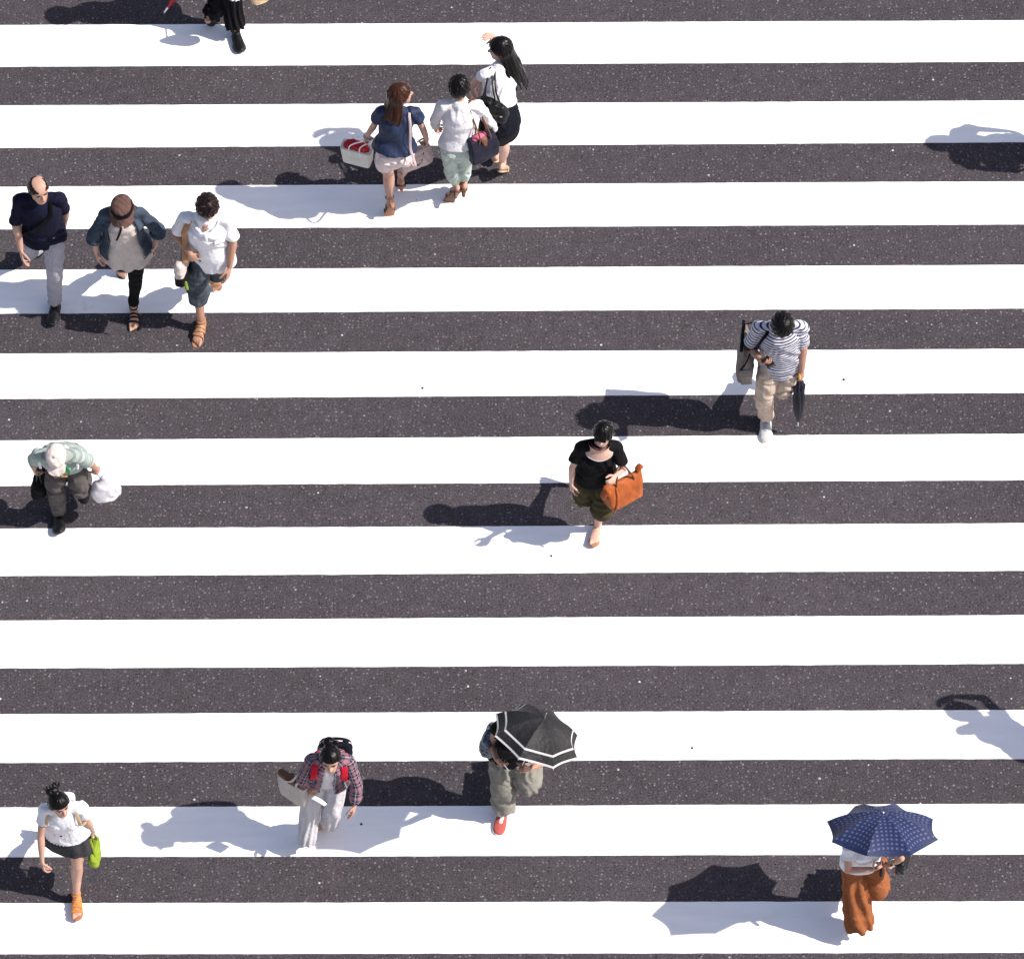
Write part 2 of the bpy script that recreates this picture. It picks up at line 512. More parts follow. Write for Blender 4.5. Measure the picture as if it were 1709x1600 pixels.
# joint positions in metres, world axes, in the order of JN
JN = ['head', 'neck', 'pel', 'sl', 'sr', 'el', 'er', 'wl', 'wr', 'fl', 'fr', 'hl', 'hr', 'kl', 'kr', 'al', 'ar', 'tl', 'tr']
POSE = {
    'balding': [[-3.858,1.959,1.587],[-3.871,2.011,1.425],[-3.876,2.042,0.924],[-4.036,2.019,1.389],[-3.705,2.012,1.4],[-4.087,1.973,1.112],[-3.68,2.093,1.131],[-4.066,1.882,0.885],[-3.699,2.158,0.899],[-4.047,1.784,0.752],[-3.718,2.187,0.739],[-3.962,2.041,0.91],[-3.791,2.033,0.905],[-4.028,2.141,0.517],[-3.818,1.923,0.507],[-4.011,2.404,0.209],[-3.848,1.927,0.101],[-4.03,2.462,0.035],[-3.861,1.749,0.072]],
    'hat': [[-3.167,1.8,1.476],[-3.182,1.887,1.342],[-3.188,1.921,0.872],[-3.327,1.9,1.315],[-3.037,1.897,1.32],[-3.44,1.864,1.073],[-2.897,1.888,1.095],[-3.434,1.853,0.843],[-2.938,1.889,0.872],[-3.408,1.799,0.699],[-2.981,1.925,0.729],[-3.269,1.918,0.858],[-3.108,1.914,0.853],[-3.26,1.985,0.477],[-3.134,1.845,0.472],[-3.278,2.254,0.206],[-3.179,1.827,0.092],[-3.291,2.209,0.039],[-3.179,1.667,0.023]],
    'polo': [[-2.451,1.692,1.631],[-2.477,1.728,1.463],[-2.463,1.757,0.952],[-2.643,1.739,1.417],[-2.308,1.72,1.427],[-2.746,1.801,1.151],[-2.271,1.692,1.14],[-2.623,1.588,1.14],[-2.309,1.618,0.904],[-2.582,1.596,0.977],[-2.342,1.536,0.76],[-2.549,1.755,0.932],[-2.374,1.746,0.949],[-2.605,1.706,0.518],[-2.437,1.85,0.556],[-2.601,1.659,0.104],[-2.506,2.066,0.218],[-2.644,1.495,0.032],[-2.475,2.044,0.038]],
    'stripe': [[2.235,0.361,1.566],[2.22,0.453,1.422],[2.244,0.501,0.916],[2.057,0.474,1.374],[2.389,0.458,1.394],[1.981,0.508,1.095],[2.419,0.443,1.108],[2.072,0.29,1.158],[2.411,0.398,0.864],[2.127,0.165,1.25],[2.432,0.404,0.699],[2.158,0.496,0.898],[2.332,0.499,0.909],[2.116,0.435,0.488],[2.27,0.47,0.502],[2.137,0.503,0.084],[2.297,0.856,0.373],[2.13,0.326,0.032],[2.267,0.82,0.192]],
    'blacktee': [[0.745,-0.548,1.383],[0.715,-0.533,1.233],[0.688,-0.493,0.786],[0.574,-0.538,1.209],[0.851,-0.539,1.19],[0.49,-0.584,0.973],[0.906,-0.591,0.943],[0.482,-0.586,0.754],[0.831,-0.748,1.071],[0.496,-0.628,0.613],[0.797,-0.876,1.13],[0.61,-0.496,0.78],[0.764,-0.501,0.767],[0.583,-0.489,0.416],[0.728,-0.622,0.421],[0.607,-0.138,0.335],[0.694,-0.531,0.071],[0.582,-0.121,0.172],[0.664,-0.683,0.059]],
    'oldman': [[-3.656,-0.638,1.429],[-3.658,-0.543,1.298],[-3.648,-0.283,0.892],[-3.816,-0.516,1.272],[-3.498,-0.536,1.271],[-3.887,-0.415,1.028],[-3.438,-0.424,1.031],[-3.902,-0.322,0.813],[-3.396,-0.342,0.817],[-3.903,-0.275,0.662],[-3.37,-0.29,0.67],[-3.724,-0.301,0.858],[-3.564,-0.281,0.887],[-3.757,-0.313,0.462],[-3.545,-0.346,0.503],[-3.769,-0.238,0.076],[-3.539,-0.043,0.265],[-3.767,-0.404,0.068],[-3.553,-0.171,0.144]],
    'brolly': [[-0.041,-3.331,1.421],[-0.023,-3.268,1.275],[-0.081,-3.154,0.818],[-0.166,-3.239,1.262],[0.109,-3.301,1.211],[-0.22,-3.217,0.999],[0.195,-3.379,0.965],[-0.183,-3.424,1.088],[0.061,-3.517,1.084],[-0.135,-3.409,0.941],[-0.01,-3.58,1.204],[-0.163,-3.152,0.818],[-0.002,-3.156,0.798],[-0.144,-3.271,0.454],[0.064,-3.281,0.439],[-0.144,-3.261,0.075],[0.05,-2.908,0.356],[-0.184,-3.422,0.026],[0.063,-2.808,0.214]],
    'plaid': [[-1.465,-3.617,1.477],[-1.473,-3.528,1.349],[-1.51,-3.4,0.905],[-1.617,-3.528,1.329],[-1.333,-3.535,1.303],[-1.696,-3.532,1.079],[-1.277,-3.579,1.049],[-1.677,-3.477,0.862],[-1.302,-3.635,0.831],[-1.603,-3.604,0.904],[-1.332,-3.707,0.699],[-1.589,-3.398,0.897],[-1.43,-3.397,0.891],[-1.665,-3.469,0.533],[-1.494,-3.484,0.531],[-1.707,-3.55,0.169],[-1.525,-3.396,0.171],[-1.713,-3.508,0.017],[-1.584,-3.364,0.019]],
    'whitetee': [[-3.559,-3.926,1.433],[-3.548,-3.861,1.291],[-3.55,-3.777,0.836],[-3.687,-3.862,1.258],[-3.406,-3.867,1.269],[-3.734,-3.948,1.014],[-3.378,-3.827,1.014],[-3.74,-4.054,0.813],[-3.351,-3.79,0.796],[-3.727,-4.114,0.673],[-3.36,-3.776,0.646],[-3.628,-3.776,0.816],[-3.47,-3.777,0.824],[-3.636,-3.671,0.448],[-3.499,-3.893,0.465],[-3.74,-3.404,0.201],[-3.536,-3.948,0.098],[-3.743,-3.356,0.036],[-3.529,-4.113,0.067]],
    'blueumb': [[2.655,-4.315,1.3],[2.635,-4.325,1.205],[2.618,-4.269,0.833],[2.505,-4.375,1.185],[2.755,-4.3,1.19],[2.498,-4.464,1.0],[2.904,-4.465,1.161],[2.706,-4.449,0.981],[2.851,-4.398,0.969],[2.785,-4.487,1.092],[2.766,-4.496,1.028],[2.543,-4.272,0.823],[2.692,-4.272,0.819],[2.592,-4.38,0.488],[2.765,-4.313,0.475],[2.617,-4.472,0.152],[2.734,-3.992,0.339],[2.63,-4.412,0.016],[2.766,-3.932,0.195]],
    'navytop': [[-0.847,2.907,1.532],[-0.87,2.866,1.381],[-0.92,2.791,0.917],[-1.017,2.872,1.362],[-0.729,2.872,1.335],[-1.086,2.918,1.107],[-0.675,2.918,1.076],[-1.154,2.978,0.895],[-0.641,2.963,0.852],[-1.183,3.024,0.75],[-0.657,3.002,0.702],[-1.001,2.78,0.924],[-0.844,2.805,0.89],[-0.979,2.824,0.549],[-0.846,2.959,0.531],[-0.982,2.864,0.179],[-0.887,3.095,0.174],[-0.998,2.839,0.019],[-0.895,3.161,0.019]],
    'whiteshirt': [[-0.349,2.98,1.518],[-0.347,2.918,1.374],[-0.366,2.841,0.915],[-0.49,2.919,1.354],[-0.207,2.927,1.34],[-0.56,2.971,1.106],[-0.105,2.947,1.098],[-0.564,3.052,0.896],[-0.065,3.008,0.884],[-0.55,3.121,0.761],[-0.062,3.066,0.743],[-0.447,2.843,0.905],[-0.287,2.84,0.896],[-0.445,2.926,0.534],[-0.325,2.936,0.527],[-0.41,2.99,0.166],[-0.34,3.043,0.167],[-0.478,2.972,0.019],[-0.364,3.116,0.019]],
    'blackhair': [[0.008,3.403,1.494],[-0.004,3.309,1.358],[-0.012,3.136,0.91],[-0.135,3.242,1.363],[0.109,3.36,1.274],[-0.253,3.292,1.126],[0.05,3.55,1.36],[-0.209,3.346,0.906],[-0.06,3.55,1.5],[-0.21,3.467,1.006],[-0.157,3.43,1.629],[-0.086,3.16,0.883],[0.07,3.117,0.914],[-0.074,3.286,0.508],[0.005,3.166,0.539],[-0.061,3.393,0.133],[0.0,3.234,0.169],[-0.084,3.536,0.032],[0.015,3.295,0.018]],
    'topped': [[-2.444,4.93,1.475],[-2.443,4.993,1.326],[-2.451,5.058,0.851],[-2.589,4.992,1.296],[-2.298,4.993,1.292],[-2.661,5.056,1.042],[-2.228,5.063,1.039],[-2.664,5.022,0.811],[-2.225,5.018,0.81],[-2.664,5.034,0.654],[-2.226,5.035,0.654],[-2.534,5.057,0.84],[-2.37,5.052,0.834],[-2.343,4.977,0.51],[-2.35,4.949,0.456],[-2.561,4.916,0.199],[-2.323,4.863,0.079],[-2.547,4.983,0.037],[-2.291,4.698,0.049]],
    'hat_far': [[5.27,3.2,1.475],[5.207,3.201,1.326],[5.142,3.193,0.851],[5.208,3.055,1.296],[5.207,3.346,1.292],[5.144,2.983,1.042],[5.137,3.416,1.039],[5.178,2.98,0.811],[5.182,3.419,0.81],[5.166,2.98,0.654],[5.165,3.418,0.654],[5.143,3.11,0.84],[5.148,3.274,0.834],[5.223,3.301,0.51],[5.251,3.294,0.456],[5.284,3.083,0.199],[5.337,3.321,0.079],[5.217,3.097,0.037],[5.502,3.353,0.049]],
    'raised_far': [[5.038,-2.647,1.494],[5.026,-2.741,1.358],[5.018,-2.914,0.91],[4.895,-2.808,1.363],[5.139,-2.69,1.274],[4.777,-2.758,1.126],[5.08,-2.5,1.36],[4.821,-2.704,0.906],[4.97,-2.5,1.5],[4.82,-2.583,1.006],[4.873,-2.62,1.629],[4.944,-2.89,0.883],[5.1,-2.933,0.914],[4.956,-2.764,0.508],[5.035,-2.884,0.539],[4.969,-2.657,0.133],[5.03,-2.816,0.169],[4.946,-2.514,0.032],[5.045,-2.755,0.018]],
}

# ------------------------------------------------------------ people
Z = V(0, 0, 1)
SKIN = skin('skin', (.43, .265, .20))
SKIN_TAN = skin('skin_tan', (.36, .205, .145))
SKIN_FAIR = skin('skin_fair', (.50, .325, .26))
M_EYE = plainmat('eye_dark', (.02, .015, .012), .2)
M_BROW = plainmat('brow_hair', (.02, .015, .012), .7)

def rot(v, axis, a):
    axis = nrm(axis)
    return v * math.cos(a) + np.cross(axis, v) * math.sin(a) + axis * np.dot(axis, v) * (1 - math.cos(a))

class Person:
    def __init__(s, key, label, H, fem=True, facing=-1, yaw=0, pitch=20, roll=0, skin_m=None, hands=None, girth=1.0, bare=()):
        J = {n: V(POSE[key][i]) for i, n in enumerate(JN)}
        s.J, s.k, s.fem, s.facing = J, H / 1.70, fem, facing
        s.girth = girth
        k = s.k
        s.base = V(J['pel'][0], J['pel'][1], 0.0)
        s.lat = nrm(J['sr'] - J['sl'])
        s.hlat = nrm(J['hr'] - J['hl'])
        s.up = nrm(J['neck'] - J['pel'])
        s.F = nrm(np.cross(s.up, s.lat) * facing)
        latH = nrm(V(s.lat[0], s.lat[1], 0)); FH = nrm(V(s.F[0], s.F[1], 0))
        y, p, r = map(math.radians, (yaw, pitch, roll))
        hz = FH * math.cos(y) + latH * math.sin(y)
        s.hF = nrm(hz * math.cos(p) - Z * math.sin(p))
        hl = nrm(np.cross(s.hF, Z) * (-1 if facing > 0 else 1))
        hl = hl if np.dot(hl, latH * math.cos(y) - FH * math.sin(y)) > 0 else -hl
        s.hU = nrm(np.cross(hl, s.hF)); s.hU = s.hU if s.hU[2] > 0 else -s.hU
        s.hL = nrm(rot(hl, s.hF, r)); s.hU = nrm(rot(s.hU, s.hF, r))
        s.hands = hands or {}
        s.bare = bare
        s.skin = skin_m or SKIN
        s.build_body()
        s.body['label'] = label
        s.body['category'] = 'person'

    # ---- frames
    def spine(s, t, fwd=0.0, x=0.0):
        J = s.J
        c = J['pel'] + (J['neck'] - J['pel']) * t
        return c + s.F * (fwd + .012 * math.sin(max(0, min(1, t)) * 3.14)) * s.k + s.lat * x * s.k

    def hp(s, x, y, z):
        return s.J['head'] + (s.hL * x + s.hF * y + s.hU * z) * s.k

    TM = [(-.24, .075, .075), (-.13, .150, .110), (.03, .168, .116), (.27, .146, .104), (.55, .158, .116), (.78, .165, .116), (.92, .120, .082), (1.0, .060, .058)]
    TF = [(-.24, .075, .075), (-.13, .158, .115), (.03, .165, .116), (.27, .122, .092), (.52, .133, .104), (.74, .142, .112), (.91, .105, .072), (1.0, .050, .050)]

    def torso_r(s, t):
        T = s.TF if s.fem else s.TM
        ts = [q[0] for q in T]
        g = s.girth
        return (float(np.interp(t, ts, [q[1] for q in T])) * g * s.k, float(np.interp(t, ts, [q[2] for q in T])) * g * s.k)

    def surf(s, t, ang, off=0.0):
        """a point on the trunk: ang 0 = front, +90 = picture right"""
        a = math.radians(ang)
        ra, rb = s.torso_r(t)
        return s.spine(t) + s.lat * (ra + off) * math.sin(a) + s.F * (rb + off) * math.cos(a)

    def torso(s, t0, t1, e=0.0, flare=0.0, steps=8, over=None, fwd=0.0, cap=('r', 'r')):
        ts = np.linspace(t0, t1, steps)
        pts, rads = [], []
        for t in ts:
            ra, rb = s.torso_r(t)
            if flare and t < .30:
                g_ = min(1.0, (.30 - t) / .25)
                ra, rb = max(ra, (.135 + .036 * g_) * s.k * s.girth), max(rb, (.098 + .014 * g_) * s.k * s.girth)
            w = max(0.0, (.45 - t) / max(.01, .45 - t0)) if t0 < .45 else 0
            x = e + flare * w
            pts.append(s.spine(t, fwd))
            rads.append((ra + x, rb + x * .95))
        return tube(pts, rads, s.lat, n=24, res=3, cap=cap)

    def arm_pts(s, q):
        J = s.J
        return J['s' + q], J['e' + q], J['w' + q]

    def along_arm(s, q, u):
        S, E, W = s.arm_pts(q)
        return S + (E - S) * u if u <= 1 else E + (W - E) * (u - 1)

    ARM = [(0, .046), (.2, .047), (.55, .043), (.92, .036), (1.0, .036), (1.2, .038), (1.6, .031), (2.0, .0235)]
    LEG = [(0, .088), (.25, .083), (.6, .068), (.92, .054), (1.0, .053), (1.25, .054), (1.55, .042), (1.85, .033), (2.0, .034)]

    def arm_r(s, u):
        f = (.86 if s.fem else 1.0) * (.5 + .5 * s.girth)
        return float(np.interp(u, [q[0] for q in s.ARM], [q[1] for q in s.ARM])) * s.k * f

    def leg_r(s, u):
        f = (1.0 if s.fem else 1.0)
        return float(np.interp(u, [q[0] for q in s.LEG], [q[1] for q in s.LEG])) * s.k * f

    def along_leg(s, q, u):
        J = s.J
        A, B, Cc = J['h' + q], J['k' + q], J['a' + q]
        if u <= 1:
            return A + (B - A) * u + s.F * .012 * s.k * math.sin(u * 3.14)
        n = s.calf_back(q)
        return B + (Cc - B) * (u - 1) + n * .018 * s.k * math.sin(min(1, (u - 1) * 1.25) * 3.14)

    def calf_back(s, q):
        J = s.J
        ax = nrm(J['a' + q] - J['k' + q])
        b = -s.F - ax * np.dot(-s.F, ax)
        if np.linalg.norm(b) < .3: b = Z - ax * np.dot(Z, ax)
        return nrm(b)

    def foot_frame(s, q):
        J = s.J
        a = J['a' + q]; at = nrm(J['t' + q] - a)
        lat = s.hlat - at * np.dot(s.hlat, at); lat = nrm(lat)
        n0 = nrm(np.cross(at, lat)) * (-s.facing)
        g = math.radians(19)
        return a, nrm(at * math.cos(g) + n0 * math.sin(g)), nrm(n0 * math.cos(g) - at * math.sin(g)), lat

    def foot(s, q, e=0.0, toes=True, length=1.0):
        a, d, n, lat = s.foot_frame(q); k = s.k
        P = lambda x, z: a + d * x * k * length - n * z * k
        S = [tube([P(-.052, .048), P(-.02, .040), P(.05, .048), P(.105, .060), P(.15 if toes else .165, .068), P(.165 if toes else .195, .072)],
                  [(.024 + e, .030 + e), (.031 + e, .036 + e), (.036 + e, .030 + e), (.043 + e, .021 + e), (.040 + e, .014 + e), (.028 + e, .010 + e)], lat, n=16),
             tube([a + n * .02 * k, P(-.005, .03), P(.03, .045)], [.033 * k + e, .034 * k + e, .03 * k + e], lat, n=12)]
        if toes:
            med = lat * (1 if q == 'l' else -1)
            for i, (o, l, r) in enumerate(((.030, .050, .0135), (.010, .047, .0095), (-.006, .040, .009), (-.020, .033, .0085), (-.033, .026, .008))):
                b = P(.142 - .006 * i, .070) + med * o * k
                S.append(tube([b, b + d * l * .6 * k + n * .004 * k, b + d * l * k - n * .004 * k], [r * k, r * k, r * .85 * k], lat, n=10, res=3))
        return S

    def hand_frame(s, q):
        J = s.J; w = J['w' + q]
        h = nrm(J['f' + q] - w)
        cfg = s.hands.get(q, {})
        med = s.lat * (1 if q == 'l' else -1)
        pn = V(cfg.get('pn', med * .9 - s.F * .35))
        pn = nrm(pn - h * np.dot(pn, h))
        chi = (1 if q == 'l' else -1) * (-s.facing)
        ts = nrm(np.cross(h, pn)) * chi
        return w, h, pn, ts, cfg

    def grip(s, q, along=.082, out=.026):
        w, h, pn, ts, cfg = s.hand_frame(q)
        return w + (h * along + pn * out) * s.k

    def hand(s, q):
        w, h, pn, ts, cfg = s.hand_frame(q)
        k = s.k * (.93 if s.fem else 1.0)
        c = cfg.get('curl', .34)
        S = [tube([w - h * .01, w + h * .035 * k, w + h * .068 * k, w + h * .092 * k],
                  [(.024 * k, .019 * k), (.034 * k, .017 * k), (.039 * k, .0145 * k), (.037 * k, .011 * k)], ts, n=14)]
        for i, (o, L, r) in enumerate(((.029, .072, .0088), (.010, .080, .0092), (-.0095, .074, .0088), (-.028, .060, .0078))):
            p = w + (h * (.086 - (.008 if i == 3 else 0)) + ts * o) * k
            dcur = h + ts * o * 2.2; dcur = nrm(dcur)
            pts = [p]; ci = c * (1 + .16 * (i - 1)) if c < 1 else c
            for f in (.46, .30, .24):
                dcur = nrm(rot(dcur, np.cross(h, pn), ci))
                p = p + dcur * L * f * k
                pts.append(p)
            S.append(tube(pts, [r * k, r * .98 * k, r * .9 * k, r * .76 * k], ts, n=9, res=3))
        tc = cfg.get('thumb', .35)
        b = w + (h * .026 + ts * .022 + pn * .004) * k
        d1 = nrm(h * .62 + ts * (.75 - tc * .5) + pn * (.15 + tc))
        d2 = nrm(h * .9 + ts * (.25 - tc * .3) + pn * (.15 + tc))
        S.append(tube([b, b + d1 * .040 * k, b + d1 * .040 * k + d2 * .034 * k, b + d1 * .04 * k + d2 * .056 * k],
                      [.0135 * k, .0115 * k, .0105 * k, .0085 * k], ts, n=9, res=3))
        return S

    HEAD = [(-.112, .020, .074, .036), (-.096, .040, .087, .004), (-.072, .052, .090, -.030), (-.042, .060, .0905, -.056), (-.01, .067, .088, -.080),
            (.02, .071, .0845, -.092), (.05, .074, .086, -.097), (.08, .069, .070, -.088), (.102, .052, .046, -.064), (.113, .024, .015, -.030)]

    def head_solids(s):
        k = s.k
        pts = [s.hp(0, (f + b) / 2, z) for z, w, f, b in s.HEAD]
        rads = [(w * k, (f - b) / 2 * k) for z, w, f, b in s.HEAD]
        # lofted straight up the head axis so that rings stay level
        vs, fs = [], []
        n = 28
        Pp = catmull(pts, 3); Rr = catmull(np.array(rads), 3)
        for P0, r in zip(Pp, Rr):
            for i in range(n):
                a = 2 * math.pi * i / n
                ca, sa = math.cos(a), math.sin(a)
                vs.append(P0 + s.hL * r[0] * np.sign(ca) * abs(ca) ** .88 + s.hF * r[1] * np.sign(sa) * abs(sa) ** .92)
        m_ = len(Pp)
        for j in range(m_ - 1):
            for i in range(n):
                i2 = (i + 1) % n
                fs.append((j * n + i, j * n + i2, (j + 1) * n + i2, (j + 1) * n + i))
        fs.append(tuple(reversed(range(n)))); fs.append(tuple(range((m_ - 1) * n, m_ * n)))
        S = [(np.array(vs), fs)]
        S.append(tube([s.hp(0, .082, .026), s.hp(0, .096, .004), s.hp(0, .108, -.014), s.hp(0, .098, -.024)], [.007 * k, .009 * k, .013 * k, .008 * k], s.hL, n=10, res=3))
        for x in (-1, 1):
            S.append(tube([s.hp(x * .008, .095, -.018), s.hp(x * .015, .092, -.018)], [.009 * k, .007 * k], s.hF, n=8, res=2))
            S.append(tube([s.hp(x * .064, -.002, .030), s.hp(x * .077, -.012, .020), s.hp(x * .076, -.010, -.006), s.hp(x * .066, .000, -.026)],
                          [(.008 * k, .006 * k), (.016 * k, .006 * k), (.013 * k, .006 * k), (.007 * k, .006 * k)], s.hF, n=10, res=3))
            S.append(tube([s.hp(x * .012, .084, .030), s.hp(x * .034, .080, .036), s.hp(x * .056, .066, .030)], [.007 * k] * 3, s.hF, n=8, res=3))
        for z in (-.044, -.056):
            S.append(tube([s.hp(-.024, .080, z), s.hp(-.010, .0905, z + .002), s.hp(.010, .0905, z + .002), s.hp(.024, .080, z)],
                          [.003 * k, .0062 * k, .0062 * k, .003 * k], s.hU, n=8, res=3))
        nk = s.J['neck']
        r = (.047 if s.fem else .056) * k
        S.append(tube([nk - s.up * .05 * k, nk + s.up * .02 * k, s.hp(0, -.012, -.085), s.hp(0, -.012, -.04)], [r * 1.25, r * 1.03, r, r], s.lat, n=18))
        return S

    def body_solids(s):
        k = s.k; J = s.J
        S = [s.torso(-.22, .97, -.010)]
        for q in 'lr':
            Sj, E, W = s.arm_pts(q)
            inn = J['neck'] * .55 + Sj * .45 + s.up * .004 - s.up * .02 * k
            us = [0, .2, .55, .92, 1.0, 1.1, 1.35, 1.7, 2.0]
            S.append(tube([inn] + [s.along_arm(q, u) for u in us], [.046 * k] + [s.arm_r(u) for u in us], s.F, n=16))
            us = [0, .25, .6, .9, 1.0, 1.1, 1.3, 1.55, 1.8, 2.0]
            S.append(tube([s.along_leg(q, u) for u in us], [s.leg_r(u) - .016 * max(0, 1 - u / .4) for u in us], s.hlat, n=18))
            S += s.foot(q, toes=q in s.bare)
            S += s.hand(q)
        if s.fem:
            for x in (-1, 1):
                S.append(ball(s.spine(.66, .055, x * .064), .058 * k))
        else:
            for x in (-1, 1):
                S.append(ball(s.spine(.75, .045, x * .07), (.07 * k, .05 * k, .06 * k), (s.lat, s.F, s.up)))
        for x in (-1, 1):
            S.append(ball(s.spine(-.04, -.040, x * .07), .067 * k))
        return S + s.head_solids()

    def build_body(s):
        eyes = [s.hp(x * .031, .083, .016) for x in (-1, 1)]
        lips = s.hp(0, .094, -.050)
        def disp(w, no):
            h = np.zeros(len(w))
            for e in eyes:
                d2 = ((w - e) ** 2).sum(1)
                h -= .0065 * s.k * np.exp(-d2 / (2 * (.011 * s.k) ** 2))
            h += .0012 * nz(w, 9.0, 4)
            return no * h[:, None]
        def pat(w):
            r = w - lips
            x, z, y = r @ s.hL, r @ s.hU, r @ s.hF
            m_ = np.exp(-(x / (.021 * s.k)) ** 4 - (z / (.0095 * s.k)) ** 4 - (y / (.03 * s.k)) ** 4)
            out = np.zeros((len(w), 3)); out[:, 0] = .8 * m_
            for q in 'lr':
                ww, h, pn, ts, cfg = s.hand_frame(q)
                d = np.linalg.norm(w - (ww + h * .15 * s.k), axis=1)
                out[:, 0] += .22 * np.exp(-(d / .05) ** 2)
            return out
        s.body = union('person', s.body_solids(), s.skin, s.base, None, voxel=.0048, smooth=3, disp=disp, pat=pat, factor=.45)
        for x in (-1, 1):
            c = s.hp(x * .031, .0775, .015)
            plain('eye', [ball(c, (.0125 * s.k, .006 * s.k, .0075 * s.k), (s.hL, s.hF, s.hU), 12, 8)], M_EYE, s.base, s.body)
            plain('eyebrow', [tube([s.hp(x * .014, .0905, .036), s.hp(x * .034, .0875, .042), s.hp(x * .054, .072, .036)], [.0035 * s.k, .0042 * s.k, .002 * s.k], s.hF, n=8, res=3)],
                  M_BROW, s.base, s.body)

    # ---- clothes
    def part(s, name, solids, mat, voxel=.006, smooth=4, disp=None, pat=None, parent=None, label=None):
        o = union(name, solids, mat, s.base, parent or s.body, voxel, smooth, disp, pat)
        if label: o['label'] = label
        return o

    def bit(s, name, solids, mat, parent=None, label=None):
        o = plain(name, solids, mat, s.base, parent or s.body)
        if label: o['label'] = label
        return o

    def pat_uv(s, w):
        """cloth coordinates: u along the trunk or sleeve, v around it"""
        best = None
        segs = [(s.spine(-.3), s.spine(1.05), .15 * s.k, s.lat)]
        for q in 'lr':
            Sj, E, W = s.arm_pts(q)
            segs += [(Sj + nrm(E - Sj) * .03, E, .075 * s.k, s.F), (E, W, .06 * s.k, s.F)]
        u = np.zeros(len(w)); v = np.zeros(len(w)); dist = np.full(len(w), 9e9)
        acc = {}
        for i, (A, B, r, sd) in enumerate(segs):
            t = nrm(B - A); L = np.linalg.norm(B - A)
            a = np.clip((w - A) @ t, 0, L)
            rad = w - A - a[:, None] * t
            d = np.linalg.norm(rad, axis=1) / r
            sx = nrm(sd - t * np.dot(sd, t)); sy = np.cross(t, sx)
            an = np.arctan2(rad @ sy, rad @ sx)
            m_ = d < dist
            dist = np.where(m_, d, dist)
            off = .13 * i
            uu = (w - A) @ t + off if i else (w - A) @ t - .55 * np.linalg.norm(w - A - ((w - A) @ t)[:, None] * t, axis=1)
            u = np.where(m_, uu, u); v = np.where(m_, an * r, v)
        return np.stack([u, v, np.zeros(len(w))], 1)

    def shirt_solids(s, e=.014, hem=-.12, flare=.01, sleeve=.75, se=.014, send=.024, top=.97, shoulder=.044, fwd=0.0):
        k = s.k; J = s.J
        e, flare, se, send = e * .66, flare * .62, se * .52, send * .62
        S = [s.torso(hem, top, e, flare, fwd=fwd, cap=('f', 'r'))]
        if s.fem:
            for x in (-1, 1): S.append(ball(s.spine(.65, .058, x * .062), .058 * k + e))
        for q in 'lr':
            Sj = J['s' + q]
            sl = sleeve[q] if isinstance(sleeve, dict) else sleeve
            inn = J['neck'] * .62 + Sj * .38 - s.up * .012 * k
            us = list(np.linspace(0, sl, max(3, int(sl * 5) + 2)))
            rr = [s.arm_r(u) + se + (send - se) * (u / sl) ** 2 for u in us]
            S.append(tube([inn] + [s.along_arm(q, u) for u in us], [shoulder * k + e * .4] + rr, s.F, n=18, cap=('r', 'f')))
        return S

    def trousers_solids(s, waist=.10, e=.012, hem=1.9, knee=.016, end=.02, legs='lr'):
        k = s.k
        e, knee, end = e * .62, knee * .8, end * .85
        S = [s.torso(-.21, waist, e * .35 + .002, 0.0, 6)]
        for x in (-1, 1): S.append(ball(s.spine(-.06, -.045, x * .07), .083 * k + e * .3))
        for q in 'lr':
            us = list(np.linspace(0, hem, 11))
            rr = []
            for u in us:
                x = np.interp(u, [0, 1, 2], [e, knee, end]) if hem > 1.2 else np.interp(u, [0, hem], [e, end])
                rr.append(s.leg_r(u) + float(x))
            rr = [x - (e * .8 + .008) * max(0, 1 - u / .5) for x, u in zip(rr, us)]
            S.append(tube([s.along_leg(q, u) for u in us], rr, s.hlat, n=20, cap=('r', 'f')))
        return S

    def shoe(s, mat, sole, name='shoe', high=0.0, laces=None):
        for q in 'lr':
            a, d, n, lat = s.foot_frame(q); k = s.k
            S = s.foot(q, e=.0075, toes=False)
            S = [S[0], tube([a + n * (.0 + high) * k, a - n * .035 * k, a + d * .03 * k - n * .045 * k], [.040 * k, .041 * k, .036 * k], lat, n=14)]
            sh = s.part(name, S, mat, .005, 3)
            P = lambda x, z: a + d * x * k - n * z * k
            s.bit('sole', [tube([P(-.062, .081), P(-.02, .082), P(.06, .083), P(.12, .084), P(.178, .083), P(.205, .080)],
                                [(.036, .012), (.046, .013), (.049, .012), (.059, .012), (.054, .012), (.032, .011)], lat, n=16, pw=2.6)], sole, sh)
            if laces is not None:
                s.bit('laces', [tube([P(x, z) - lat * .022 * k, P(x, z - .012), P(x, z) + lat * .022 * k], [.005 * k] * 3, n, n=8, res=4) for x, z in ((.045, .012), (.062, .022), (.08, .031), (.097, .039), (.113, .045))]
                      + [tube([P(.03, .004), P(.07, .017), P(.12, .040)], [(.017 * k, .006 * k)] * 3, lat, n=10)], laces, sh)

